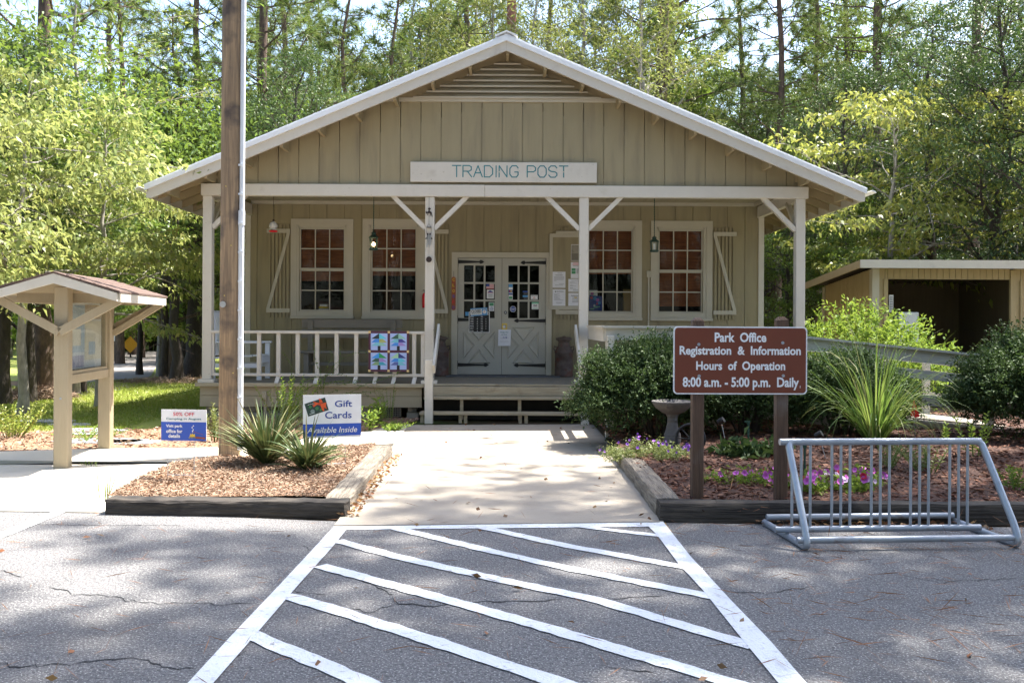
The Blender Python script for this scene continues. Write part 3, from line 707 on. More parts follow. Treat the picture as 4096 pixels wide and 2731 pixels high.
# windows
def window(o, i, blind_to):
    x0, x1, z0, z1 = o; a0, a1, c0, c1 = i; y = ZW
    b = MB(); cw = .108
    b.box((x0, y-.022, z0+.05), (x0+cw, y-.001, z1-cw)); b.box((x1-cw, y-.022, z0+.05), (x1, y-.001, z1-cw)); b.box((x0, y-.026, z1-cw), (x1, y-.001, z1))
    b.box((x0-.01, y-.05, z0), (x1+.01, y-.001, z0+.05), bev=.004)
    for p, q in ((x0+cw, a0-.001), (a1+.001, x1-cw)):
        if q-p > .004: b.box((p, y-.012, z0+.05), (q, y+.05, z1-cw))
    b.box((a0-.02, y-.013, z0+.05), (a1+.02, y+.05, c0)); b.box((a0-.02, y-.012, c1), (a1+.02, y+.05, z1-cw))
    wf = b.build('window', 'wintrim', B)
    zm = (c0+c1)/2
    for lo, hi, yy in ((zm, c1, y+.018), (c0, zm, y+.042)):
        b = MB(); f = .028
        b.box((a0, yy, lo), (a0+f, yy+.024, hi)); b.box((a1-f, yy, lo), (a1, yy+.024, hi)); b.box((a0+f, yy, hi-f), (a1-f, yy+.024, hi)); b.box((a0+f, yy, lo), (a1-f, yy+.024, lo+f))
        for k in (1, 2):
            x = a0+f+(a1-a0-2*f)*k/3; b.box((x-.010, yy+.001, lo+f), (x+.010, yy+.02, hi-f))
        z = (lo+hi)/2; b.box((a0+f, yy+.002, z-.010), (a1-f, yy+.019, z+.010))
        b.build('sash', 'wintrim', wf)
        b = MB(); b.box((a0+f*.5, yy+.010, lo+f*.5), (a1-f*.5, yy+.014, hi-f*.5)); b.build('pane', 'glass', wf)
    b = MB(); n = int((c1-blind_to)/.02); zz = c1
    b.box((a0-.01, y+.085, blind_to), (a1+.01, y+.09, c1+.02))
    b.box((a0-.01, y+.08, blind_to), (a1+.01, y+.083, blind_to+.03))
    b.build('blind', 'bamboo', wf)
    return wf
bl = [WZ(1123, ZW, 1290), WZ(1102, ZW, 1575), WZ(1096, ZW, 2440), WZ(1225, ZW, 2720)]
WF = [window(o, i, z) for (o, i), z in zip(WIN, bl)]
def shutter(px0, py0, px1, py1, kind):
    x0, x1, z0, z1 = orect(px0, py0, px1, py1); b = MB(); n = 6; w = (x1-x0)/n; y = ZW
    for k in range(n): b.box((x0+k*w+.011, y-.03, z0), (x0+(k+1)*w-.011, y-.002, z1))
    t = .075; za, zb_ = z0+.085, z1-.085
    b.box((x0-.01, y-.053, zb_-t), (x1+.01, y-.031, zb_), 1); b.box((x0-.01, y-.053, za), (x1+.01, y-.031, za+t), 1)
    p, q = ((x0+.02, za+t), (x1-.02, zb_-t)) if kind == '/' else ((x1-.02, za+t), (x0+.02, zb_-t))
    ux = .03
    b.prism([(p[0]-ux, p[1]), (p[0]+ux, p[1]), (q[0]+ux, q[1]), (q[0]-ux, q[1])], y-.052, y-.0315, 1)
    b.build('shutter', ['siding', 'wintrim'], B)
shutter(1070, 898, 1161, 1268, '/'); shutter(1706, 901, 1793, 1271, '\\'); shutter(2224, 907, 2312, 1275, '/'); shutter(2853, 911, 2942, 1277, '\\')

# doors
x0, x1, z0, z1 = DOOR; z0 = FL
ox0, ox1, oz1 = WX(1806, ZW), WX(2206, ZW), WZ(1010, ZW)
b = MB(); y = ZW
b.box((ox0, y-.03, z0), (x0, y+.04, z1)); b.box((x1, y-.03, z0), (ox1, y+.04, z1)); b.box((ox0, y-.034, z1), (ox1, y+.04, oz1)); b.build('door_frame', 'wintrim', B)
xm = WX(2007, ZW, 1270)
def door(a, c, gx0, gx1, hinge_side, strapends):
    y = ZW+.005; zt = z1-.006; zb_ = z0+.02
    ga, gc = WX(gx0, ZW, 1160), WX(gx1, ZW, 1160); g0, g1 = WZ(1272, ZW, 1990), WZ(1062, ZW, 1990)
    b = MB(); b.box((a, y, g1), (c, y+.045, zt)); b.box((a, y, zb_), (c, y+.045, g0)); b.box((a, y, g0), (ga, y+.045, g1)); b.box((gc, y, g0), (c, y+.045, g1))
    w = (gc-ga)/3; h = (g1-g0)/3
    for k in (1, 2): b.box((ga+w*k-.016, y+.004, g0), (ga+w*k+.016, y+.04, g1)); b.box((ga, y+.003, g0+h*k-.016), (gc, y+.041, g0+h*k+.016))
    # four raised triangles round the cross buck
    p0, p1 = WZ(1452, ZW, 1990), WZ(1308, ZW, 1990); cx, cz = (ga+gc)/2, (p0+p1)/2; hx, hz = (gc-ga)/2, (p1-p0)/2; e = .075
    for tri in ([(-hx, -hz+e), (-hx, hz-e), (-e, 0)], [(hx, hz-e), (hx, -hz+e), (e, 0)], [(-hx+e, hz), (hx-e, hz), (0, e)], [(hx-e, -hz), (-hx+e, -hz), (0, -e)]):
        mx = sum(p[0] for p in tri)/3; mz = sum(p[1] for p in tri)/3
        A = [(cx+p[0], cz+p[1]) for p in tri]; Bq = [(cx+mx+(p[0]-mx)*.86, cz+mz+(p[1]-mz)*.86) for p in tri]; Cq = [(cx+mx+(p[0]-mx)*.55, cz+mz+(p[1]-mz)*.55) for p in tri]
        vs = [(p[0], y-.001, p[1]) for p in A]+[(p[0], y-.024, p[1]) for p in Bq]+[(p[0], y-.010, p[1]) for p in Cq]
        b.add(vs, [(0, 1, 4, 3), (1, 2, 5, 4), (2, 0, 3, 5), (3, 4, 7, 6), (4, 5, 8, 7), (5, 3, 6, 8), (6, 7, 8)])
    d = b.build('door', 'doorpaint', B)
    b = MB(); b.box((ga, y+.02, g0), (gc, y+.024, g1)); b.build('pane', 'glass', d)
    for pz, pe in strapends:
        z = WZ(pz, ZW, 1990); e = WX(pe, ZW); b = MB(); hx_ = a if hinge_side < 0 else c; s = -hinge_side
        b.box((hx_-s*.02, y-.03, z-.075), (hx_+s*.005, y-.008, z+.075))
        b.add([(hx_, y-.014, z-.033), (hx_, y-.014, z+.033), (e-s*.05, y-.014, z+.012), (e-s*.05, y-.014, z-.012), (hx_, y-.002, z-.033), (hx_, y-.002, z+.033), (e-s*.05, y-.002, z+.012), (e-s*.05, y-.002, z-.012)],
              [(0, 1, 2, 3), (0, 4, 5, 1), (1, 5, 6, 2), (2, 6, 7, 3), (3, 7, 4, 0)])
        b.add([(e-s*.09, y-.015, z), (e-s*.06, y-.015, z+.036), (e-s*.03, y-.015, z+.03), (e+s*.015, y-.015, z), (e-s*.03, y-.015, z-.03), (e-s*.06, y-.015, z-.036),
               (e-s*.09, y-.001, z), (e-s*.06, y-.001, z+.036), (e-s*.03, y-.001, z+.03), (e+s*.015, y-.001, z), (e-s*.03, y-.001, z-.03), (e-s*.06, y-.001, z-.036)], [(0, 1, 2, 3, 4, 5)]+[(i, i+6, (i+1) % 6+6, (i+1) % 6) for i in range(6)])
        b.build('hinge', 'iron', d)
    return d
DL = door(x0+.004, xm-.003, 1856, 1979, -1, [(1048, 1933), (1279, 1933), (1459, 1953)])
DR = door(xm+.003, x1-.004, 2033, 2156, 1, [(1050, 2083), (1282, 2058), (1460, 2058)])
YD = ZW+.005
p = W(2018, 1306, YD); b = MB(); b.box((p.x-.05, YD-.004, p.z-.06), (p.x+.05, YD-.001, p.z+.06)); b.build('escutcheon', 'brass', DR)
b = MB(); b.lathe([(.012, 0), (.012, .03), (.03, .045), (.034, .06), (.025, .075), (.003, .08)], (0, 0, 0), 16)
b.v = [(p.x+a, YD-.004-c, p.z+d) for a, d, c in b.v]; b.build('knob', 'steel', DR, True)
p = W(2022, 1250, YD); b = MB(); b.disc((p.x, YD-.002, p.z), .03, 20, .012); b.disc((p.x, YD-.014, p.z), .017, 16, .006, mi=1); b.disc((p.x, YD-.02, p.z), .006, 10, .002); b.build('deadbolt', ['iron', 'steel'], DR)
def sticker(d, px0, py0, px1, py1, mats, draw=None, kind='sticker'):
    p = W(px0, py1, YD); q = W(px1, py0, YD); b = MB(); y = YD+.0185
    b.box((p.x, y, p.z), (q.x, y+.001, q.z))
    if draw: draw(b, p.x, p.z, q.x-p.x, q.z-p.z, y)
    return b.build(kind, mats, d)
def rc(b, x, z, w, h, y, u0, v0, u1, v1, mi): b.box((x+w*u0, y-.002, z+h*v0), (x+w*u1, y-.0005, z+h*v1), mi)
def flag(b, x, z, w, h, y):
    for k in range(0, 13, 2): rc(b, x, z, w, h, y, 0, k/13, 1, (k+1)/13, 1)
    rc(b, x, z, w, h, y-.002, 0, .46, .42, 1, 2)
sticker(DL, 1945, 1134, 1976, 1155, ['white', 'red', 'navy'], flag)
def supp(b, x, z, w, h, y):
    b.prism([(x+w*.1, z+h*.72), (x+w*.9, z+h*.72), (x+w*.75, z+h*.82), (x+w*.45, z+h*.95), (x+w*.25, z+h*.82)], y-.002, y-.0005, 1); rc(b, x, z, w, h, y, .1, .66, .9, .71, 2)
    b.text('Supporter', x+w*.5, z+h*.56, y-.001, w*.7, None, .01, 0, 1)
    for v in (.38, .32, .16): rc(b, x, z, w, h, y, .2, v, .8, v+.04, 3)
sticker(DL, 1947, 1159, 1976, 1194, ['white', 'navy', 'red', 'ink'], supp)
def gcs(b, x, z, w, h, y):
    rc(b, x, z, w, h, y, .1, .6, .9, .95, 1)
    for k, t_ in enumerate(('Gift', 'Cards', 'Available', 'Inside')): b.text(t_, x+w*.5, z+h*(.5-.13*k), y-.001, None, h*.095, .01, 0, 2)
sticker(DL, 1955, 1209, 1977, 1244, ['white', 'green', 'navy'], gcs)
sticker(DL, 1861, 1247, 1876, 1263, ['sky'], None)
def pay(b, x, z, w, h, y):
    rc(b, x, z, w, h, y, .02, .80, .98, .99, 1); rc(b, x, z, w, h, y, .02, .44, .98, .64, 2); b.disc((x+w*.36, y-.0025, z+h*.54), w*.2, 14, .002, mi=5); b.disc((x+w*.64, y-.0035, z+h*.54), w*.2, 14, .002, mi=4); rc(b, x, z, w, h, y, .02, .3, .98, .40, 2); rc(b, x, z, w, h, y, .1, .04, .9, .2, 3)
sticker(DR, 2034, 1136, 2051, 1198, ['white', 'sky', 'navy', 'green', 'yellow', 'red'], pay)
def dk(b, x, z, w, h, y):
    rc(b, x, z, w, h, y, 0, .86, 1, 1, 1); rc(b, x, z, w, h, y, 0, .28, 1, .48, 2)
    for v in (.72, .62, .14, .06): rc(b, x, z, w, h, y, .2, v, .8, v+.05, 3)
sticker(DR, 2091, 1164, 2113, 1197, ['black', 'blue', 'sky', 'ink'], dk)
def nos(b, x, z, w, h, y):
    b.disc((x+w*.5, y-.001, z+h*.42), w*.13, 16, .001, mi=1); b.disc((x+w*.5, y-.002, z+h*.42), w*.09, 16, .001, mi=0); rc(b, x, z, w, h, y, .1, .8, .9, .88, 2); rc(b, x, z, w, h, y, .1, .1, .9, .15, 2)
sticker(DR, 2123, 1180, 2151, 1198, ['white', 'red', 'ink'], nos)
p = W(2052, 1236, YD); b = MB(); y = YD+.0185
for r_, mi, dy in ((.058, 0, 0), (.052, 1, .001)):
    b.add([(p.x+r_*math.cos(PI/8+k*PI/4), y-dy, p.z+r_*math.sin(PI/8+k*PI/4)) for k in range(8)], [tuple(range(8))], mi)
b.text('Wright', p.x, p.z+.004, y-.002, .08, None, .02, 0, 0); b.text('Security', p.x, p.z-.018, y-.002, .06, None, .01, 0, 0); b.build('sticker', ['white', 'navy'], DR)
def owl(b, x, z, w, h, y):
    rc(b, x, z, w, h, y, 0, .75, 1, 1, 1); rc(b, x, z, w, h, y, .15, .1, .85, .17, 1)
    for u in (.36, .64): b.disc((x+w*u, y-.001, z+h*.5), w*.14, 16, .001, mi=2); b.disc((x+w*u, y-.002, z+h*.5), w*.09, 16, .001, mi=0); b.disc((x+w*u, y-.003, z+h*.5), w*.04, 12, .001, mi=2)
sticker(DR, 2127, 1208, 2155, 1237, ['white', 'mint', 'black'], owl)
# ------------------------------------------------------------------ things on and round the porch
def rect_thing(name, label, cat, px0, py0, px1, py1, Z, m, t=.02, bev=.003):
    p = W(px0, py1, Z); q = W(px1, py0, Z); b = MB(); b.box((p.x, Z-t, p.z), (q.x, Z, q.z), bev=bev)
    o = b.build(name, m); tag(o, label, cat); return o, p, q
# name board
o, p, q = rect_thing('name_board', 'long pale board lettered TRADING POST on the gable', 'sign', 1642, 653, 2387, 729, 14.72, 'trim', .045, .006)
b = MB(); y = 14.72-.046
def strokes(b, letters, x0, z0, h, w, gap, t=.017):
    G_ = {'T': [[(0, 1), (1, 1)], [(.5, 1), (.5, 0)]], 'R': [[(0, 0), (0, 1), (.7, 1), (.95, .9), (.95, .62), (.7, .5), (0, .5)], [(.5, .5), (1, 0)]], 'A': [[(0, 0), (.5, 1), (1, 0)], [(.2, .36), (.8, .36)]],
          'D': [[(0, 0), (0, 1), (.6, 1), (.95, .75), (.95, .25), (.6, 0), (0, 0)]], 'I': [[(.5, 0), (.5, 1)]], 'N': [[(0, 0), (0, 1), (.9, 0), (.9, 1)]], 'G': [[(.95, .8), (.75, 1), (.25, 1), (0, .75), (0, .25), (.25, 0), (.75, 0), (.95, .2), (.95, .45), (.55, .45)]],
          'P': [[(0, 0), (0, 1), (.7, 1), (.95, .85), (.95, .6), (.7, .47), (0, .47)]], 'O': [[(.25, 0), (0, .25), (0, .75), (.25, 1), (.7, 1), (.95, .75), (.95, .25), (.7, 0), (.25, 0)]],
          'S': [[(.95, .82), (.75, 1), (.25, 1), (.02, .82), (.02, .65), (.25, .53), (.75, .47), (.95, .35), (.95, .18), (.75, 0), (.25, 0), (0, .2)]]}
    x = x0; k = 0
    for ch in letters:
        if ch == ' ': x += gap*3.4; continue
        ww = w*(.25 if ch == 'I' else 1)
        for st in G_[ch]:
            for a, c in zip(st[:-1], st[1:]):
                k += 1
                pa = Vector((x+a[0]*ww, 0, z0+a[1]*h)); pc = Vector((x+c[0]*ww, 0, z0+c[1]*h)); d = (pc-pa).normalized(); n_ = Vector((-d.z, 0, d.x))*t/2; e = d*t*.3
                yy = y-.0008-.00003*k
                b.add([(v.x, yy, v.z) for v in (pa-n_-e, pc-n_+e, pc+n_+e, pa+n_-e)], [(0, 1, 2, 3)])
        x += ww+gap
    return x
z0 = WZ(709, 14.68); x0 = WX(1806, 14.68); L = WX(2226, 14.68)-x0
hgt = WZ(664, 14.68)-z0
# width solved from the run: 9 full letters, one narrow, gaps
w_ = L*.083; g_ = (L-w_*9.25-0)/(9+3.4)
strokes(b, 'TRADING POST', x0, z0, hgt, w_, g_, .017)
b.build('lettering', 'tealprint', o)
b = MB()
for px in (1774, 1998, 2254): v = W(px, 688, 14.67); b.disc((v.x, 14.72-.045, v.z), .012, 12, .006)
b.build('bolt', 'wintrim', o)
# notice board and papers
o, p, q = rect_thing('notice_board', 'tall tan notice board of pinned papers on the porch wall beside the door', 'notice board', 2197, 936, 2355, 1238, ZW-.03, 'wintrim', .03)
b = MB(); a, c = W(2210, 1224, ZW-.062), W(2342, 950, ZW-.062); b.box((a.x, ZW-.064, a.z), (c.x, ZW-.0605, c.z)); b.build('backing', 'siding', o)
def paper(px0, py0, px1, py1, lab, draw, mats=('paper', 'ink')):
    yy = ZW-.066; p = W(px0, py1, yy); q = W(px1, py0, yy); b = MB(); b.box((p.x, yy-.002, p.z), (q.x, yy, q.z)); draw(b, p.x, p.z, q.x-p.x, q.z-p.z, yy-.002)
    tag(b.build('paper', list(mats)), lab, 'paper', 'papers pinned to the notice board')
def lines(lst, head=None, hw=.5):
    def f(b, x, z, w, h, y):
        for v, u0, u1 in lst: rc(b, x, z, w, h, y, u0, v, u1, v+.016, 1)
        if head: b.text(head[0], x+w*hw, z+h*head[1], y-.001, None, h*head[2], .015, 0, 1)
    return f
paper(2210, 1087, 2262, 1151, 'white paper headed GEORGIA, upper of the two in one column', lines([(.80, .2, .8), (.76, .25, .75), (.68, .1, .9), (.62, .1, .9), (.56, .1, .9), (.50, .1, .85), (.44, .1, .3), (.24, .5, .9), (.16, .2, .8)], ('GEORGIA', .91, .045), .55))
def geo(b, x, z, w, h, y):
    lines([(.70, .12, .55), (.64, .12, .35), (.60, .12, .6), (.52, .12, .4), (.48, .12, .55), (.40, .12, .6), (.34, .12, .85), (.2, .25, .75), (.14, .3, .7)])(b, x, z, w, h, y)
    b.text('GEORGIA', x+w*.58, z+h*.86, y-.001, w*.55, h*.07, .015, 0, 1); b.disc((x+w*.23, y-.001, z+h*.855), w*.055, 10, .001, mi=1)
paper(2210, 1157, 2262, 1223, 'white paper with large GEORGIA heading, lowest by the door', geo)
def ph(b, x, z, w, h, y): rc(b, x, z, w, h, y, .03, .02, .97, .45, 1); rc(b, x, z, w, h, y, .03, .45, .97, .97, 2)
paper(2284, 978, 2326, 1043, 'faded grey photo poster, topmost on the notice board', ph, ('paper', 'benchwood', 'stone'))
def sc_(b, x, z, w, h, y):
    rc(b, x, z, w, h, y, .2, .92, .9, .95, 2); rc(b, x, z, w, h, y, .15, .84, .9, .87, 2); rc(b, x, z, w, h, y, .2, .76, .8, .78, 1); rc(b, x, z, w, h, y, .07, .46, .43, .62, 3); rc(b, x, z, w, h, y, .07, .28, .43, .44, 3)
    for k in range(9): rc(b, x, z, w, h, y, .5, .3+.035*k, .9, .315+.035*k, 1)
paper(2283, 1049, 2328, 1113, 'white paper with red heading and two green photos', sc_, ('paper', 'ink', 'pinkred', 'green'))
paper(2273, 1116, 2336, 1167, 'white paper of short lines below the one with green photos', lines([(.86, .2, .8), (.74, .1, .4), (.66, .1, .55), (.5, .1, .3), (.44, .1, .5), (.3, .1, .3), (.25, .1, .5), (.15, .3, .8), (.1, .3, .8)]))
def att(b, x, z, w, h, y):
    b.text('Attention', x+w*.42, z+h*.79, y-.001, w*.5, None, .02, 0, 1); rc(b, x, z, w, h, y, .38, .6, .55, .69, 2)
    for v in (.63, .5, .39, .28): rc(b, x, z, w, h, y, .25, v, .85, v+.03, 1)
paper(2273, 1172, 2336, 1223, 'white paper headed Attention with a yellow highlight', att, ('paper', 'ink', 'yellow'))
# painted plank by the door
p = W(1806, 1241, ZW-.04); q = W(1823, 1107, ZW-.04); b = MB(); w2 = (q.x-p.x)/2; xc = (p.x+q.x)/2
pts = [(xc+w2*math.cos(a), p.z+w2+w2*math.sin(a)) for a in [PI+k*PI/8 for k in range(9)]]+[(xc+w2*math.cos(a), q.z-w2+w2*math.sin(a)) for a in [k*PI/8 for k in range(9)]]
b.prism(pts, ZW-.055, ZW-.036); o = tag(b.build('hanging_plank', 'orangewood'), 'orange wooden plank spelling CLOSED downwards, hung left of the doors', 'sign')
b = MB()
for k, ch in enumerate('CLOSED'): b.text(ch, xc, q.z-.055-k*(q.z-p.z-.1)/5.1, ZW-.056, .045, .055, .03, 0, (0, 0, 0, 1, 2, 1)[k])
b.build('lettering', ['yellow', 'navy', 'red'], o)
b = MB(); b.tube([(xc, ZW-.045, q.z-.01), (xc, ZW-.04, q.z+.1)], .003, 5); b.build('cord', 'copperdark', o)
# hours board and CLOSED card
o, p, q = rect_thing('hours_board', 'black hours board with white weekday letters hung on the door', 'sign', 1875, 1247, 1959, 1330, YD-.02, 'white', .008, .002)
b = MB(); yy = YD-.029; b.box((p.x+.012, yy-.001, p.z+.012), (q.x-.012, yy, q.z-.012)); b.build('board_face', 'black', o)
b = MB(); n = 8; w = q.x-p.x; h = q.z-p.z; days = ['MON', 'TUE', 'WED', 'THU', 'FRI', 'SAT', 'SUN']
for k, d in enumerate(days):
    z = q.z-h*(.235+.113*k)
    b.text(d, p.x+w*.145, z, yy-.002, w*.16, h*.055, .02)
    if k: b.text('8', p.x+w*.41, z, yy-.002, None, h*.055, .01)
    b.text('TO', p.x+w*.62, z, yy-.002, None, h*.055, .02)
    if 0 < k < 6: b.text('5', p.x+w*.82, z, yy-.002, None, h*.055, .01)
b.text('H', p.x+w*.1, z+h*.81, yy-.002, None, h*.1, .02); b.text('S', p.x+w*.92, z+h*.81, yy-.002, None, h*.1, .02)
b.build('lettering', 'white', o)
pc = W(1916, 1247, YD-.04); b = MB(); yy = YD-.036; ww, hh = .31, .14; an = R(4)
rot = Matrix.Rotation(-an, 3, 'Y'); c0 = Vector((pc.x, yy, pc.z))
b.box((pc.x-ww/2, yy-.004, pc.z-hh/2), (pc.x+ww/2, yy, pc.z+hh/2), 0, rot, c0)
def rb(u0, v0, u1, v1, mi, dy): b.box((pc.x-ww/2+ww*u0, yy-.005-dy, pc.z-hh/2+hh*v0), (pc.x-ww/2+ww*u1, yy-.0041-dy, pc.z-hh/2+hh*v1), mi, rot, c0)
rb(0, .87, 1, 1, 1, 0); rb(0, 0, 1, .12, 1, 0); rb(.67, .13, .98, .80, 1, .0002)
def rp(u, v): d = rot @ Vector((ww*(u-.5), 0, hh*(v-.5))); return (pc.x+d.x, pc.z+d.z)
x_, z_ = rp(.34, .6); b.text('CLOSED', x_, z_, yy-.006, ww*.58, hh*.42, .02, 0, 2, an)
x_, z_ = rp(.33, .25); b.text('Please Call Again', x_, z_, yy-.006, ww*.56, hh*.13, 0, .3, 2, an)
x_, z_ = rp(.82, .90-.05); b.text('WILL RETURN', x_, z_, yy-.006, ww*.28, hh*.07, .02, 0, 2, an)
x_, z_ = rp(.825, .46); b.disc((x_, yy-.0055, z_), .036, 20, .001); b.bar((x_, yy-.0075, z_), (x_+.004, yy-.0075, z_+.03), .005, .001, (0, 1, 0), 3); b.bar((x_, yy-.0077, z_), (x_-.02, yy-.0077, z_-.008), .007, .001, (0, 1, 0), 3)
o = tag(b.build('closed_card', ['white', 'sky', 'black', 'red']), 'tilted blue edged CLOSED card with a clock on the door', 'sign')
b = MB(); t1 = (pc.x+.0, YD-.012, pc.z+.19); b.tube([(pc.x-.1, yy-.002, pc.z+.06), t1], .0022, 4); b.tube([(pc.x+.11, yy-.002, pc.z+.08), t1], .0022, 4); b.build('cord', 'copperdark', o)
p = W(1992, 1383, YD-.03); q = W(2043, 1318, YD-.03); b = MB(); yy = YD-.03; w = q.x-p.x; h = q.z-p.z
b.add([(p.x, yy-.02, p.z), (q.x-.003, yy-.03, p.z), (q.x+.004, yy-.004, q.z), (p.x+.006, yy, q.z)], [(0, 1, 2, 3)])
nl_ = yy-.033
b.text('Ranger Out', p.x+w*.5, p.z+h*.83, nl_+.010, w*.62, None, .01, 0, 1); b.text('On Park', p.x+w*.48, p.z+h*.69, nl_+.006, w*.44, None, .01, 0, 1); b.text('1:10', p.x+w*.55, p.z+h*.52, nl_, w*.32, None, .02, .2, 2)
rc(b, p.x, p.z, w, h, nl_, .15, .46, .85, .47, 3); rc(b, p.x, p.z, w, h, nl_, .15, .26, .85, .27, 3)
o = tag(b.build('note', ['paper', 'tealprint', 'navy', 'ink']), 'white handwritten note Ranger Out On Park hung from the door knob', 'note')
# doormat, milk cans, bench, chair
p = W(1787, 1533, 15.4); b = MB(); b.box((-1.05, ZW-.62, FL+.002), (.005, ZW-.03, FL+.016)); b.box((.012, ZW-.63, FL+.002), (.98, ZW-.03, FL+.015))
tag(b.build('doormat', 'doormat'), 'long grey doormat in front of the double doors', 'doormat')
def milkcan(px, label):
    x = WX(px, 16.9); t = thing('milk_can', label, 'milk can', (x, 16.9, FL), 0, 'rusted milk cans beside the doors')
    b = MB(); b.lathe([(.16, 0), (.168, .01), (.168, .05), (.163, .06), (.163, .42), (.17, .43), (.17, .45), (.16, .47), (.11, .56), (.10, .60), (.10, .63), (.14, .68), (.14, .70), (.13, .705), (.02, .70)], (0, 0, 0), 28)
    b.build('can', 'rust', t, True, True)
    for s in (-1, 1):
        b = MB(); b.tube([(s*.12, 0, .53), (s*.175, 0, .55), (s*.18, 0, .5), (s*.155, 0, .46)], .011, 6); b.build('handle', 'rust', t, True, True)
    b = MB(); b.lathe([(.141, .66), (.146, .665), (.146, .69), (.1, .715), (.03, .72), (.03, .735), (.002, .735)], (0, 0, 0), 28); b.build('lid', 'rust', t, True, True)
milkcan(1760, 'rusted milk can half hidden by the post left of the doors'); milkcan(2256, 'rusted milk can standing right of the doors')
t = thing('porch_bench', 'grey wooden bench against the porch wall under the windows', 'bench', (WX(1400, 16.55), 16.6, FL))
hw = .9
for z in (.68, .86):
    b = MB(); b.box((-hw, .14+.06*(z-.68), z), (hw, .17+.06*(z-.68), z+.155), bev=.006); b.build('back_board', 'benchwood', t, False, True)
b = MB()
for k in range(3): b.box((-hw-.05, -.28+k*.14, .42), (hw+.12, -.15+k*.14, .455), bev=.004)
b.build('seat', 'benchwood', t, False, True)
for x in (-hw+.12, hw-.2):
    b = MB(); b.box((x, .10, .3), (x+.09, .138, 1.0)); b.build('back_support', 'benchwood', t, False, True)
    for y in (-.24, .06): b = MB(); b.box((x, y, 0), (x+.09, y+.06, .418)); b.build('leg', 'benchwood', t, False, True)
b = MB(); b.box((-hw+.1, -.1, .2), (hw-.1, -.06, .26)); b.build('stretcher', 'benchwood', t, False, True)
t = thing('porch_chair', 'white wooden armchair half hidden behind the utility pole', 'chair', (WX(975, 15.75), 15.75, FL))
for s in (-1, 1):
    b = MB(); b.bar((-.42, s*.27, 0), (-.47, s*.27, 1.12), .05, .07, (0, 1, 0)); b.build('back_post', 'whitechair', t, False, True)
    b = MB(); b.box((.30, s*.27-.03, 0), (.37, s*.27+.03, .60)); b.build('leg', 'whitechair', t, False, True)
    b = MB(); b.box((-.44, s*.27-.07, .601), (.40, s*.27+.07, .635), bev=.012); b.build('arm', 'whitechair', t, False, True)
    b = MB(); b.box((-.42, s*.27-.02, .2), (.30, s*.27+.02, .27)); b.build('stretcher', 'whitechair', t, False, True)
b = MB()
for k in range(5): b.box((-.40+k*.155, -.24, .39-.01*(4-k)), (-.26+k*.155, .24, .415-.01*(4-k)))
b.box((.30, -.24, .28), (.375, .24, .385)); b.build('seat', 'whitechair', t, False, True)
b = MB()
for k in range(5): b.bar((-.40, -.2+k*.1, .40), (-.46, -.2+k*.1, 1.1), .075, .02, (0, 1, 0))
b.bar((-.468, -.3, 1.1), (-.468, .3, 1.1), .03, .09); b.build('backrest', 'whitechair', t, False, True)
# quilt pattern panel
p = W(1474, 1486, ZP-.03); q = W(1636, 1325, ZP-.03); yy = ZP-.035; b = MB(); w = q.x-p.x; h = q.z-p.z
b.box((p.x, yy, p.z), (q.x, yy+.012, q.z), 0)
cols = [(.02, .035, .04), (.13, .60, .75), (.42, .45, .14), (.06, .27, .75), (.20, .56, .68), (.30, .56, .48), (.045, .13, .09), (.055, .05, .30), (.38, .26, .62), (.03, .36, .11), (.06, .36, .85), (.03, .05, .24), (.40, .68, .42), (.10, .14, .40), (.05, .38, .52), (.24, .40, .19)]
qm = [flat('quilt maroon', (.085, .022, .05)), flat('quilt pale blue', (.42, .53, .86)), flat('quilt cream', (.78, .56, .24)), flat('quilt trunk', (.012, .012, .018))]+[flat('quilt patch', c) for c in cols]
pat = {(0, 1): (0, 1, 3, 2, 4, 5), (1, 1): (6, 5, 4, 7, 3, 8), (0, 0): (10, 9, 6, 8, 15, 14), (1, 0): (12, 11, 3, 1, 13, 4)}
e = .045; s = (1-3*e)/2
for i in (0, 1):
    for j in (0, 1):
        u0 = p.x+w*(e+i*(s+e)); v0 = p.z+h*(e+j*(s+e)); sw, sh = w*s, h*s
        b.box((u0+.006, yy-.002, v0+.006), (u0+sw-.006, yy-.0002, v0+sh-.006), 1); P_ = pat[(i, j)]
        def poly(pts, mi): b.add([(u0+sw*a, yy-.003, v0+sh*c) for a, c in pts], [tuple(range(len(pts)))], mi)
        poly([(.05, .67), (.5, .67), (.5, .98)], 4+P_[0]); poly([(.5, .67), (.95, .67), (.5, .98)], 4+P_[1])
        poly([(.05, .46), (.5, .46), (.5, .66), (.29, .66)], 4+P_[2]); poly([(.5, .46), (.95, .46), (.71, .66), (.5, .66)], 4+P_[3])
        poly([(.05, .27), (.5, .27), (.5, .45), (.29, .45)], 4+P_[4]); poly([(.5, .27), (.95, .27), (.71, .45), (.5, .45)], 4+P_[5])
        poly([(.42, .0), (.58, .0), (.58, .265), (.42, .265)], 3)
for u in (0, 1, 2):
    for v in (0, 1, 2):
        x_ = p.x+w*(e/2+u*(s+e)); z_ = p.z+h*(e/2+v*(s+e)); b.box((x_-.018, yy-.004, z_-.018), (x_+.018, yy-.0003, z_+.018), 2)
tag(b.build('quilt_panel', qm), 'maroon framed quilt pattern panel of four patchwork trees on the railing', 'panel')
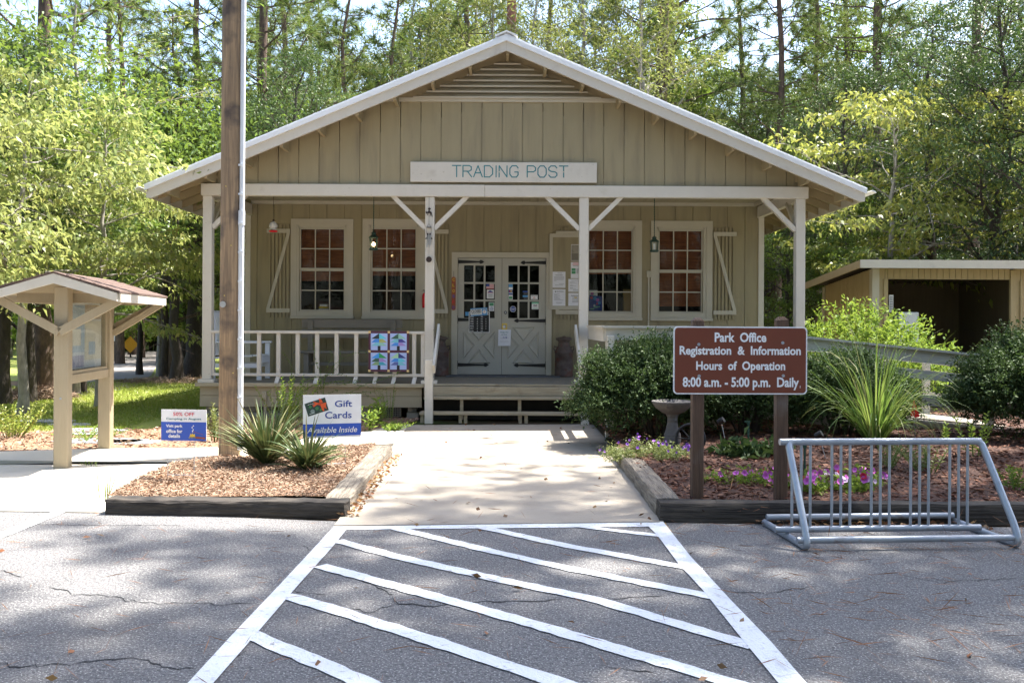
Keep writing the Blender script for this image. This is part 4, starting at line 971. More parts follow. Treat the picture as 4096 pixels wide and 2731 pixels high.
# lanterns
def lantern(px, ptop, pbot, Z, lit, label):
    c = W(px, pbot, Z); top = W(px, ptop, Z); x = c.x; t = thing('hanging_lantern', label, 'lantern', (x, Z, c.z), 0, 'green metal porch lanterns')
    H = top.z-c.z; b = MB(); zz = 3.745-c.z
    for k in range(int((zz-H)/.03)): b.lathe([(.004, 0), (.009, .008), (.009, .022), (.004, .03)], (0, 0, H+k*.03), 6)
    b.build('chain', 'verdigris', t, False, True)
    b = MB(); b.lathe([(.085, H*.62), (.088, H*.64), (.06, H*.72), (.035, H*.78), (.035, H*.86), (.045, H*.88), (.02, H*.93), (.006, H)], (0, 0, 0), 8)
    b.lathe([(.07, 0), (.075, .012), (.075, .03), (.02, .031)], (0, 0, 0), 8)
    for k in range(4):
        a = PI/4+k*PI/2; b.bar((.067*math.cos(a), .067*math.sin(a), .02), (.08*math.cos(a), .08*math.sin(a), H*.64), .012, .012, (1, 0, 0))
    b.build('cage', 'verdigris', t, False, True)
    b = MB()
    for k in range(4):
        a = k*PI/2; d = Vector((math.cos(a), math.sin(a), 0)); n_ = Vector((-d.y, d.x, 0))*.04
        A = d*.05; B2 = d*.056; b.add([A-n_+Vector((0, 0, .03)), A+n_+Vector((0, 0, .03)), B2+n_*1.1+Vector((0, 0, H*.63)), B2-n_*1.1+Vector((0, 0, H*.63))], [(0, 1, 2, 3)])
    b.build('lantern_glass', 'clear', t, False, True)
    b = MB()
    if lit: b.ball((0, 0, H*.3), .026, 8, (1, 1, 1.3))
    else: b.tube([(0, 0, .04), (0, 0, H*.5)], .02, 10)
    b.build('bulb', 'bulb' if lit else 'white', t, True, True)
lantern(1494, 922, 1001, 15.9, True, 'lit green lantern on a chain before the second window')
lantern(2617, 942, 1008, 15.9, False, 'unlit green lantern on a chain before the rightmost window')
# hummingbird feeder
c = W(1093, 930, 15.4); t = thing('hummingbird_feeder', 'clear globe hummingbird feeder with red base hanging from porch ceiling', 'feeder', (c.x, 15.4, c.z))
b = MB(); b.lathe([(.02, 0), (.06, .006), (.075, .02), (.06, .034), (.03, .04)], (0, 0, 0), 20); b.build('feeder_base', 'redplastic', t, True, True)
b = MB(); b.ball((0, 0, .11), .072, 10); b.build('globe', 'globe', t, True, True)
b = MB(); b.lathe([(.012, .18), (.015, .2), (.01, .215)], (0, 0, 0), 10); b.tube([(0, 0, .2), (.0, 0, .33), (.0, 0, 3.745-c.z)], .004, 5); b.build('hook', 'copperdark', t, False, True)
# ornaments on the post
xo = W(1716, 848, ZP-.03); b = MB(); yy = ZP-.022
horse = [(-.048, -.02), (-.056, .0), (-.045, .012), (-.03, .0), (-.012, .01), (-.008, .04), (-.02, .05), (.002, .075), (.012, .062), (.028, .058), (.03, .05), (.01, .035), (.012, .012), (.03, .008), (.042, -.008), (.05, -.05), (.056, -.075), (.047, -.075), (.035, -.03), (.028, -.028), (.034, -.06), (.026, -.062), (.014, -.022), (-.01, -.018), (-.018, -.05), (-.026, -.05), (-.024, -.012), (-.036, -.022), (-.042, -.034)]
vs = [(xo.x+a, yy, xo.z+c) for a, c in horse]; n = len(vs); vs += [(a, yy+.006, c) for a, _, c in vs]
bm_f = [tuple(range(n)), tuple(reversed(range(n, 2*n)))]+[(i, i+n, (i+1) % n+n, (i+1) % n) for i in range(n)]
b.add(vs, bm_f); b.tube([(xo.x, yy, xo.z+.07), (xo.x, yy, xo.z+.24)], .003, 4)
t = thing('wind_chime', 'dark metal wind chime with rider figure and tubes against a porch post', 'wind chime', (xo.x, yy, xo.z)); b.build('rider_figure', 'copperdark', t)
c = W(1716, 905, ZP-.03); b = MB(); b.lathe([(.04, -.004), (.04, .004)], (c.x, yy-.02, c.z-.02), 14)
for s in (-1, 1): b.tube([(c.x+s*.036, yy-.02, c.z-.02), (c.x, yy-.02, c.z+.04)], .003, 4); b.tube([(c.x+s*.036, yy-.02, c.z-.02), (c.x+s*.036, yy-.02, c.z-.12)], .003, 4)
b.tube([(c.x, yy-.02, c.z+.04), (c.x, yy, xo.z-.05)], .003, 4)
for s in (-1, 1): b.prism([(c.x+s*.008, c.z-.11), (c.x+s*.03, c.z-.11), (c.x+s*.032, c.z-.17), (c.x+s*.055, c.z-.19), (c.x+s*.055, c.z-.205), (c.x+s*.006, c.z-.205)], yy-.028, yy-.018)
b.build('chime_top', 'copperdark', t)
for k in range(4):
    b = MB(); xx = c.x-.027+k*.018; b.tube([(xx, yy-.03-.01*(k % 2), c.z-.14), (xx, yy-.03-.01*(k % 2), c.z-.33+.03*(k % 2))], .006, 8); b.build('chime_tube', 'steel', t)
c = W(1716, 1038, ZP-.03); b = MB(); b.disc((c.x, yy-.02, c.z), .046, 16, .006); b.tube([(c.x, yy-.02, c.z+.04), (c.x, yy-.02, c.z+.3)], .002, 4); b.build('clapper', 'copperdark', t)
# extinguisher behind the post, window goods
c = W(1697, 1231, ZW-.1); t = thing('fire_extinguisher', 'red fire extinguisher on the wall mostly behind a porch post', 'extinguisher', (c.x+.02, ZW-.09, c.z))
b = MB(); b.lathe([(.05, 0), (.06, .015), (.06, .22), (.045, .26), (.02, .28)], (0, 0, 0), 18); b.build('cylinder_body', 'redplastic', t, True, True)
b = MB(); b.lathe([(.02, .275), (.02, .31), (.01, .315)], (0, 0, 0), 10); b.box((-.05, -.012, .312), (.04, .012, .325)); b.build('valve', 'iron', t, False, True)
def sill(px0, py0, px1, py1, Y, name, lab, cat, mats, fn):
    p = W(px0, py1, Y); q = W(px1, py0, Y); b = MB(); fn(b, p, q, Y); tag(b.build(name, mats), lab, cat)
b0 = lambda b, p, q, Y: [b.box((p.x+.01*k, Y-.06, p.z+(q.z-p.z)*k/3+.001), (q.x-.012*(k % 2)-.02*(k == 2), Y+.06, p.z+(q.z-p.z)*(k+1)/3), k) for k in range(3)]
sill(1277, 1217, 1315, 1243, ZW+.19, 'stacked_books', 'small pile of pale boxes on the sill inside the leftmost window', 'boxes', ['paper', 'yellow', 'white'], b0)
sill(2494, 1158, 2530, 1249, ZW+.19, 'cardboard_box', 'plain cardboard box inside the window right of the notice board', 'box', [mat('cardboard', (.42, .26, .10), .8)], lambda b, p, q, Y: b.box((p.x, Y-.05, p.z), (q.x, Y+.1, q.z)))
def candy(b, p, q, Y):
    w = q.x-p.x; h = q.z-p.z
    b.box((p.x, Y+.005, p.z), (p.x+w*.62, Y+.012, q.z), 1); b.box((p.x, Y, p.z), (q.x-.01, Y+.004, p.z+h*.75), 0, Matrix.Rotation(R(6), 3, 'Y'))
    for u, v, r_, mi in ((.25, .85, .03, 2), (.2, .66, .026, 3), (.45, .62, .035, 4), (.62, .55, .032, 2), (.75, .42, .028, 4), (.6, .38, .02, 3), (.4, .3, .02, 1)): b.disc((p.x+w*u, Y-.004, p.z+h*v), r_, 14, .003, mi=mi)
    for u, v in ((.5, .2), (.25, .12), (.65, .22)): b.box((p.x+w*u-.04, Y-.003, p.z+h*v), (p.x+w*u+.04, Y-.001, p.z+h*v+.02), 5)
sill(2354, 1161, 2412, 1248, ZW+.17, 'candy_display', 'blue packets with coloured balls inside the window by the notice board', 'packets', ['navy', 'white', 'fl_pink', 'pinkred', 'sky', 'mint'], candy)

# ------------------------------------------------------------------ ramp with rails to the right of the steps
RT = thing('access_ramp', 'grey wooden ramp with board railings running behind the hedges', 'ramp', (1.31, 12.4, 0))
def dz(x): return FL if x < 2.7 else FL-(x-2.7)*.098
b = MB(); x = 1.34
while x < 9.2:
    b.add([(x, 12.45, dz(x)-.035), (x+.13, 12.45, dz(x+.13)-.035), (x+.13, 13.9 if x > 3.0 else 14.6, dz(x+.13)-.035), (x, 13.9 if x > 3.0 else 14.6, dz(x)-.035),
           (x, 12.45, dz(x)), (x+.13, 12.45, dz(x+.13)), (x+.13, 13.9 if x > 3.0 else 14.6, dz(x+.13)), (x, 13.9 if x > 3.0 else 14.6, dz(x))], [(0, 3, 2, 1), (4, 5, 6, 7), (0, 1, 5, 4), (1, 2, 6, 5), (2, 3, 7, 6), (3, 0, 4, 7)]); x += .138
b.build('deck', 'rampdeck', RT)
def railrun(y, pts, hs, name='rail'):
    for dz0, hh in hs:
        b = MB()
        for (xa_), (xb_) in zip(pts[:-1], pts[1:]):
            za_, zb2 = dz(xa_)+dz0, dz(xb_)+dz0
            b.add([(xa_, y, za_-hh), (xb_, y, zb2-hh), (xb_, y, zb2), (xa_, y, za_), (xa_, y+.038, za_-hh), (xb_, y+.038, zb2-hh), (xb_, y+.038, zb2), (xa_, y+.038, za_)], [(0, 1, 2, 3), (7, 6, 5, 4), (0, 4, 5, 1), (1, 5, 6, 2), (2, 6, 7, 3), (3, 7, 4, 0)])
        b.build(name, 'rail', RT)
railrun(12.36, (1.33, 2.7, 9.2), ((.90, .16), (.64, .12), (.32, .14), (-.02, .2)))
railrun(12.36, (3.0, 9.2), ((.12, .0001),)) if 0 else None
railrun(13.92, (3.0, 9.2), ((.90, .16), (.64, .12), (.32, .14)))
for (xa_, xb_, y_) in ((1.3, 9.2, 12.34), (3.0, 9.2, 13.9)):
    b = MB(); pts = [xa_, 2.7, xb_] if xa_ < 2.7 else [xa_, xb_]
    for a, c in zip(pts[:-1], pts[1:]): b.bar((a, y_+.03, dz(a)+.915), (c, y_+.03, dz(c)+.915), .14, .03)
    b.build('rail_cap', 'rail', RT)
for z0_, hh in ((.72, .18), (.36, .15)):
    b = MB(); b.box((1.30, 12.40, FL+z0_), (1.335, 14.68, FL+z0_+hh)); b.build('rail', 'rail', RT)
b = MB(); b.box((1.27, 12.32, FL+.90), (1.36, 14.6, FL+.93)); b.build('rail_cap', 'rail', RT)
for x, y in ((1.34, 12.40), (2.72, 12.40), (4.3, 12.40), (5.05, 12.40), (6.4, 12.40), (7.6, 12.4), (3.1, 13.83), (4.7, 13.83), (6.2, 13.83), (7.6, 13.83)):
    b = MB(); b.box((x, y, 0), (x+.09, y+.09, dz(x)+.86), bev=.005); b.build('rail_post', 'rail', RT)
p = W(2436, 1330, 12.3); b = MB(); b.box((1.345, 12.27, .1), (1.435, 12.355, 1.36), bev=.006); b.build('rail_post', 'trim', RT)
b = MB(); b.add([(5.1, 12.34, dz(5.1)-.04), (9.2, 12.34, dz(9.2)-.04), (9.2, 12.34, dz(9.2)-.25), (5.1, 12.34, dz(5.1)-.25)], [(0, 1, 2, 3)])
b.build('ramp_fascia', 'skirt', RT)

# ------------------------------------------------------------------ shed
ZS = 17.5; sx0 = WX(3493, ZS); SH = thing('storage_shed', 'tan flat roofed shed with a wide dark opening behind the hedge', 'shed', (sx0, ZS, 0))
ztop = WZ(1052, ZS, 3600); ox0, ox1 = WX(3550, ZS), WX(4040, ZS); oz = WZ(1112, ZS, 3600)-.02; SD = 2.7; SW = 6.5
zl = ztop-.32
b = MB()
def clad(x0, x1, z0, z1, y):
    x = x0
    while x < x1-.01: b.box((x+.004, y, z0), (min(x+.115, x1)-.004, y+.02, z1)); x += .115
    b.box((x0, y+.021, z0), (x1, y+.05, z1))
clad(sx0+.10, ox0, 0, ztop-.1, ZS); clad(ox0, ox1, oz, ztop-.1, ZS); clad(ox1+.08, sx0+SW, 0, ztop-.1, ZS)
b.build('front_wall', 'shedwood', SH)
b = MB(); y = ZS+.06
while y < ZS+SD:
    b.prism([(y+.004, 0), (min(y+.12, ZS+SD)-.004, 0), (min(y+.12, ZS+SD)-.004, ztop-.1-(y-ZS)*.085), (y+.004, ztop-.1-(y-ZS)*.085)], sx0, sx0+.02)
    y += .12
b.v = [(p[1], p[0], p[2]) for p in b.v]
b.box((sx0+.022, ZS+.055, 0), (sx0+.05, ZS+SD, ztop-.35)); b.box((sx0+SW-.05, ZS+.06, 0), (sx0+SW, ZS+SD, ztop-.35)); b.box((sx0+.05, ZS+SD-.05, 0), (sx0+SW-.05, ZS+SD, ztop-.4)); b.build('side_wall', 'shedwood', SH)
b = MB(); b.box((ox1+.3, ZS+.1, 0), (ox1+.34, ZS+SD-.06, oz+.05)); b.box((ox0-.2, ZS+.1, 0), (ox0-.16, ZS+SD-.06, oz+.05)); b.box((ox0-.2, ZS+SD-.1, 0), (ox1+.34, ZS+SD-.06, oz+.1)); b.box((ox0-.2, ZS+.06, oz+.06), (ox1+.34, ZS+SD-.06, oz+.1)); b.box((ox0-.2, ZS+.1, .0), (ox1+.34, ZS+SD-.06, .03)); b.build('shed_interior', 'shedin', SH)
b = MB(); b.box((sx0-.03, ZS-.025, 0), (sx0+.10, ZS+.03, ztop-.1)); b.box((sx0-.028, ZS+.0305, 0), (sx0-.005, ZS+.12, ztop-.12)); b.build('corner_board', 'wintrim', SH); b = MB(); b.box((sx0-.03, ZS+SD-.08, 0), (sx0-.004, ZS+SD+.03, ztop-.35)); b.build('corner_board', 'wintrim', SH)
for p_, q_ in (((ox0-.08, ZS-.02, 0), (ox0, ZS-.001, oz)), ((ox1, ZS-.02, 0), (ox1+.1, ZS+.04, ztop-.12)), ((ox1+.18, ZS-.03, 0), (ox1+.22, ZS-.001, oz-.02))): b = MB(); b.box(p_, q_); b.build('opening_trim', 'shedwood', SH)
b = MB()
vs = [(sx0-.35, ZS-.3, ztop), (sx0+SW+.3, ZS-.3, ztop), (sx0+SW+.3, ZS+SD+.35, ztop-.29), (sx0-.35, ZS+SD+.35, ztop-.29)]
b.add(vs+[(p[0], p[1], p[2]+.04) for p in vs], [(3, 2, 1, 0), (4, 5, 6, 7), (0, 1, 5, 4), (1, 2, 6, 5), (2, 3, 7, 6), (3, 0, 4, 7)]); b.build('roof', 'barkdark', SH)
b = MB(); b.box((sx0-.37, ZS-.34, ztop-.115), (sx0+2.9, ZS-.301, ztop+.036)); b.box((sx0+2.905, ZS-.338, ztop-.115), (sx0+SW, ZS-.301, ztop+.036)); b.build('front_fascia', 'trim', SH)
b = MB(); b.add([(sx0-.375, ZS-.3, ztop-.11), (sx0-.351, ZS-.3, ztop-.11), (sx0-.351, ZS-.3, ztop+.03), (sx0-.375, ZS-.3, ztop+.03), (sx0-.375, ZS+SD+.35, ztop-.40), (sx0-.351, ZS+SD+.35, ztop-.40), (sx0-.351, ZS+SD+.35, ztop-.26), (sx0-.375, ZS+SD+.35, ztop-.26)],
    [(0, 1, 2, 3), (7, 6, 5, 4), (0, 4, 5, 1), (1, 5, 6, 2), (2, 6, 7, 3), (3, 7, 4, 0)]); b.build('side_fascia', 'shedwood', SH)
p = W(3581, 1420, ZS+.35); q = W(3662, 1249, ZS+.35); b = MB(); b.box((p.x, ZS+.2, .03), (q.x, ZS+.8, q.z), bev=.01); b.box((p.x+.03, ZS+.188, .1), (p.x+.05, ZS+.199, q.z-.06)); tag(b.build('white_cabinet', 'whitechair'), 'white metal cabinet just inside the dark shed opening', 'cabinet')
p = W(3552, 1248, ZS+.15); q = W(3569, 1180, ZS+.15); b = MB(); b.box((p.x, ZS+.1, p.z), (q.x, ZS+.12, q.z), 0)
for k in range(9): b.box((p.x+.012, ZS+.096, p.z+.02+k*.032), (q.x-.012, ZS+.0995, p.z+.034+k*.032), 1)
tag(b.build('notice_sheet', ['paper', 'ink']), 'white printed sheet hanging at the left edge of the shed opening', 'notice')

# ------------------------------------------------------------------ information kiosk
K = thing('information_kiosk', 'tan wooden kiosk with small gabled shingle roof and glazed map case', 'kiosk', (-4.53, 9.6, 0), R(6.5))
KL = 1.42
for y in (0, KL):
    b = MB(); b.box((-.07, y-.07, 0), (.07, y+.07, 1.86), bev=.008); b.build('post', 'kioskwood', K, False, True)
rz_, ez, hs = 1.985, 1.80, .61
y0, y1 = -.28, KL+.22
b = MB()
for s in (-1, 1): b.prism([(0, rz_+.02), (s*(hs+.03), ez+.015), (s*(hs+.03), ez-.005), (0, rz_)], y0-.02, y1+.02)
for s in (-1, 1):
    for k in range(1, 5): u = k/5*(hs+.03); zz = rz_+.02-u*(rz_-ez)/hs; b.prism([(s*u, zz+.007), (s*(u+.02), zz+.001), (s*(u+.02), zz-.008), (s*(u-.01), zz-.004)], y0-.018, y1+.018)
KR = b.build('roof', 'shingle', K, False, True)
for yy in (y0-.015, y1-.025):
    for s in (-1, 1): b = MB(); b.prism([(0.0005*s, rz_-.001), (s*hs, ez-.006), (s*hs, ez-.09), (0.0005*s, rz_-.10)], yy, yy+.04); b.build('gable_fascia', 'kioskwhite', KR, False, True)
for s in (-1, 1): b = MB(); b.box((s*hs, y0+.03, ez-.095), (s*(hs+.025), y1-.03, ez-.008)); b.build('eave_fascia', 'kioskwhite', KR, False, True)
b = MB()
for s in (-1, 1): b.prism([(0, rz_-.012), (s*(hs-.01), ez-.012), (s*(hs-.01), ez-.03), (0, rz_-.03)], y0+.03, y1-.03)
for yy in (.12, KL-.16): b.box((-.5, yy, 1.70), (.5, yy+.04, 1.80))
b.build('roof_deck', 'kioskwood', KR, False, True)
for yy in (-.075-.035, KL+.08):
    for s in (-1, 1): b = MB(); b.bar((s*.0, yy, 1.40), (s*.60, yy, 1.735), .035, .085, (0, 0, 1)); b.build('roof_brace', 'kioskwood', K, False, True)
for yy, sg in ((KL+.08, 1),): b = MB(); b.bar((.07, yy-.04, 1.37), (.62, yy-.04, 1.72), .05, .07, (0, 0, 1)); b.build('roof_brace', 'kioskwood', K, False, True)
b = MB(); b.box((-.05, .071, .86), (.05, KL-.071, .955), bev=.005); b.build('case_rail', 'kioskwood', K, False, True)
b = MB(); b.box((-.045, .071, .956), (.035, KL-.071, .99)); b.box((-.045, .071, 1.72), (.035, KL-.071, 1.77)); b.box((-.045, .071, .991), (.035, .11, 1.719)); b.box((-.045, KL-.11, .991), (.035, KL-.071, 1.719)); b.box((-.044, .111, .992), (-.03, KL-.111, 1.718)); C_ = b.build('map_case', 'kioskwood', K, False, True)
b = MB(); b.box((-.029, .115, .995), (-.022, KL-.115, 1.715), 0)
for k, (u0, v0, u1, v1, mi) in enumerate(((.03, .25, .5, .95, 1), (.52, .12, .98, .72, 2), (.52, .75, .98, .97, 3), (.05, .02, .48, .2, 4), (.1, .35, .4, .6, 2), (.62, .2, .8, .4, 1))):
    a, h_ = KL-.23, .72; b.box((-.0215, .115+a*u0, .995+h_*v0), (-.019+.0006*k, .115+a*u1, .995+h_*v1), mi)
b.build('map', [flat('faded map paper', (.62, .64, .66)), flat('map blue', (.42, .5, .58)), flat('map cream', (.66, .62, .52)), flat('map tan', (.5, .4, .3)), flat('map violet', (.38, .38, .5))], C_, False, True)
b = MB(); b.box((.015, .112, .992), (.02, KL-.112, 1.718)); b.build('case_glass', 'clear', C_, False, True)
b = MB(); b.disc((0, -.072, .72), .012, 10, .006); b.build('bolt', 'galv', K, False, True)

# ------------------------------------------------------------------ utility pole
U = thing('utility_pole', 'tall brown weathered wooden pole with a pale conduit strapped to it', 'pole', (-3.055, 10.4, 0))
b = MB(); b.tube([(.02*k/11, .0, z) for k, z in enumerate((-.1, .4, 1, 1.8, 2.6, 3.4, 4.2, 5, 6, 7, 8, 9.5))], [.119, .118, .117, .116, .115, .1145, .114, .113, .112, .111, .11, .108], 36); b.build('pole', 'polewood', U, True, True)
b = MB(); b.tube([(.133, -.05, .1), (.134, -.05, 2.72)], .031, 14); b.tube([(.14, -.05, 2.6), (.158, -.05, 9.4)], .028, 14); b.tube([(.136, -.05, 2.58), (.137, -.05, 2.74)], .037, 14); b.build('conduit', 'conduit', U, True, True)
b = MB()
for k in range(10): z = .35+.32*k; b.box((.11, -.095, z), (.165, -.082, z+.02))
b.build('conduit_strap', 'conduit', U, False, True)
c = W(891, 1217, 10.28); b = MB(); b.disc((c.x+3.055-.0, -.118, c.z), .034, 20, .006); b.disc((c.x+3.055, -.124, c.z), .02, 16, .004); b.build('pole_tag', 'steel', U, False, True)
b = MB()
for z, x in ((1.8, -.03), (2.35, .04), (3.0, -.02), (.95, .07)): b.disc((x, -.113, z), .007, 8, .006)
b.build('nail', 'brass', U, False, True)

# ------------------------------------------------------------------ yard signs
def yard(name, label, cx, cy, rz, w, h, zb_, legs):
    t = thing(name, label, 'sign', (cx, cy, 0), rz); b = MB(); b.box((-w/2, 0, zb_), (w/2, .005, zb_+h)); o = b.build('panel', 'white', t, False, True)
    for s in legs: b = MB(); b.tube([(s, .0025, .02), (s, .0025, zb_+.1)], .0028, 6); b.build('wire_leg', 'galv', t, False, True)
    b = MB(); b.tube([(legs[0], -.004, zb_-.008), (legs[1], -.004, zb_-.008)], .0028, 6); b.tube([(legs[0], -.004, .1), (legs[1], -.004, .1)], .0028, 6); b.build('cross_wire', 'galv', t, False, True)
    return t, o
a = G(1250, 1897, .08); c = G(1405, 1838, .08)
GC_, o = yard('gift_card_sign', 'white and blue yard sign for gift cards standing by the yucca', (a.x+c.x)/2-.02, 9.35, R(17), .575, .43, .36, (-.12, .13))
b = MB(); y = -.0005; w, h, z0 = .575, .43, .36
b.box((-w/2, y-.001, z0+h*.045), (w/2, y, z0+h*.325), 0)
b.text('Gift', .11, z0+h*.785, y-.001, w*.30, h*.15, .012, 0, 1); b.text('Cards', .06, z0+h*.525, y-.001, w*.46, h*.16, .012, 0, 1); b.text('Available Inside', .0, z0+h*.185, y-.003, w*.86, h*.13, .006, .22, 2)
b.build('lettering', ['blue', 'navy', 'white'], o, False, True)
b = MB(); rt = Matrix.Rotation(R(-17), 3, 'Y'); cc = Vector((-.155, y, z0+h*.72)); b.box((cc.x-.105, y-.0015, cc.z-.066), (cc.x+.105, y-.0003, cc.z+.066), 0, rt, cc)
for u, v, r_, mi in ((-.05, -.03, .022, 1), (.0, -.015, .018, 2), (-.06, .02, .015, 2), (.03, -.04, .012, 2), (-.02, .04, .014, 1)): d = rt @ Vector((u, 0, v)); b.disc((cc.x+d.x, y-.002, cc.z+d.z), r_, 7, .001, mi=mi)
def blob(pts, mi, dy): b.add([(cc.x+u, y-.003-dy, cc.z+v) for u, v in pts], [tuple(range(len(pts)))], mi)
blob([(.03, .035), (-.03, .055), (-.045, .03), (-.03, .0), (.0, .02)], 3, 0); blob([(.03, .035), (.02, .085), (.045, .075), (.06, .045)], 3, .0003); blob([(.03, .03), (.095, .045), (.09, .01), (.1, -.02), (.06, .0)], 3, .0006); blob([(.03, .03), (.07, -.005), (.075, -.045), (.055, -.035), (.045, -.005)], 3, .0009); blob([(.015, .02), (.04, .015), (.048, .045), (.022, .05)], 4, .0012)
b.text('Gift Card', cc.x-.068, cc.z+.028, y-.004, .04, .008, .01, 0, 5, R(17)); b.text('State Parks', cc.x-.045, cc.z-.062, y-.004, .05, .01, .01, 0, 5, R(17))
b.build('card_picture', [flat('card dark green', (.03, .06, .05)), flat('card pale', (.22, .28, .26)), flat('card leaf', (.06, .2, .07)), flat('orange ribbon', (.75, .11, .03)), flat('ribbon knot', (.55, .06, .02)), 'white'], o, False, True)
a = G(674, 1925, .05)
CS, o = yard('camping_sign', 'small blue and white 50% OFF camping yard sign by the pad', W(732, 1700, 8.6).x, 8.62, R(-5), .43, .285, .415, (-.15, .1))
b = MB(); w, h, z0 = .43, .285, .415; b.box((-w/2, y-.001, z0), (w/2, y, z0+h*.60), 0)
b.text('50% OFF', .0, z0+h*.855, y-.001, w*.47, h*.115, .012, 0, 1); b.text('Camping in August', .0, z0+h*.695, y-.001, w*.78, h*.085, .012, 0, 2)
for k, (s_, ww) in enumerate((('Visit park', .37), ('office for', .36), ('details', .26))): b.text(s_, -w*.205, z0+h*(.46-.155*k), y-.003, w*ww, h*.12, .03, 0, 3)
b.build('lettering', ['blue', 'pinkred', 'tealprint', 'white'], o, False, True)
b = MB()     # camp fire and marshmallow stick
fx, fz = w*.2, z0+h*.13
for k in range(7): b.disc((fx-.03+.01*k, y-.003, fz-.008+.003*((k*5) % 3)), .008, 8, .001, mi=0)
b.add([(fx-.028, y-.0045, fz), (fx-.02, y-.0045, fz+.03), (fx-.01, y-.0045, fz+.018), (fx, y-.0045, fz+.034), (fx+.01, y-.0045, fz+.018), (fx+.022, y-.0045, fz+.028), (fx+.026, y-.0045, fz)], [tuple(range(7))], 1)
b.bar((fx+.0, y-.003, fz+.05), (fx+.10, y-.003, fz+.02), .003, .001, (0, 1, 0), 2); b.bar((fx+.03, y-.0045, fz-.006), (fx+.12, y-.0045, fz-.012), .016, .001, (0, 1, 0), 2)
for u, v in ((0, .05), (.006, .065), (-.004, .085), (.008, .1)): b.disc((fx+u, y-.004, fz+v), .006, 8, .001, mi=3)
b.build('campfire_picture', ['stone', 'yellow', 'orangewood', 'white'], o, False, True)

# ------------------------------------------------------------------ the brown park sign
PSX = (W(2686, 1440, 7.55).x+W(3227, 1440, 7.62).x)/2; S = thing('park_sign', 'brown park office sign with white letters on two wooden posts', 'sign', (PSX, 7.56, 0), R(2.0))
w = 1.09; zt, zb_ = WZ(1306, 7.55, 2957), WZ(1577, 7.55, 2957); h = zt-zb_
def rrect(x0, z0, x1, z1, r, n=6):
    return [(cx_+r*math.cos(a0+k*PI/2/n), cz_+r*math.sin(a0+k*PI/2/n)) for cx_, cz_, a0 in ((x1-r, z1-r, 0), (x0+r, z1-r, PI/2), (x0+r, z0+r, PI), (x1-r, z0+r, 3*PI/2)) for k in range(n+1)]
b = MB(); b.prism(rrect(-w/2, zb_, w/2, zt, .035), -.006, 0); P = b.build('sign_panel', 'white', S, False, True)
b = MB(); b.prism(rrect(-w/2+.011, zb_+.011, w/2-.011, zt-.011, .027), -.0085, -.0062); b.build('sign_face', 'brownsign', P, False, True)
def sx(px): return (px-2957)/541*w
def sz(py): return zt-(py-1306)/271*h
b = MB(); y = -.0088
for body, x0, x1, yb, yt in (('Park  Office', 2852, 3061, 1368, 1330), ('Registration  &  Information', 2711, 3201, 1419, 1384), ('Hours  of  Operation', 2778, 3138, 1480, 1445), ('8:00 a.m. - 5:00 p.m.  Daily', 2724, 3194, 1548, 1508)):
    b2 = MB(); b2.text(body, 0, 0, 0, sx(x1)-sx(x0), None, .03)
    v = np.array(b2.v); zs = v[:, 2]
    # cap height from the first capital: scale z so that it matches
    b3 = MB(); b3.text(body.split()[0][0], 0, 0, 0, None, 1, .018); 
    tx = MB(); tx.text(body, 0, 0, 0, None, None, .018) if 0 else None
    cap = sz(yt)-sz(yb); first = v[:, 0] < v[:, 0].min()+ (v[:, 0].max()-v[:, 0].min())*.045
    zc0, zc1 = zs[first].min(), zs[first].max(); k = cap/(zc1-zc0)
    b.add([((sx(x0)+sx(x1))/2+p[0], y-.001, sz(yb)+(p[2]-zc0)*k) for p in v], b2.f)
b.box((sx(3198), y-.001, sz(1551)), (sx(3200), y, sz(1541)))
b.build('lettering', 'white', P, False, True)
for px, py in ((2788, 1378), (3127, 1370), (2790, 1504), (3130, 1502)):
    b = MB(); b.disc((sx(px), -.009, sz(py)), .0125, 16, .005); b.disc((sx(px), -.014, sz(py)), .007, 6, .005); b.build('bolt', 'galv', S, False, True)
for px, top in ((2790, 1.565), (3131, 1.575)):
    x = sx(px); b = MB(); b.box((x-.046, .004, 0), (x+.046, .094, top-.03), bev=.006)
    b.add([(x-.046, .004, top-.03), (x+.046, .004, top-.03), (x+.046, .094, top-.03), (x-.046, .094, top-.03), (x-.02, .03, top), (x+.02, .03, top), (x+.02, .068, top), (x-.02, .068, top)], [(0, 1, 5, 4), (1, 2, 6, 5), (2, 3, 7, 6), (3, 0, 4, 7), (4, 5, 6, 7)])
    b.build('post', 'postwood', S, False, True)

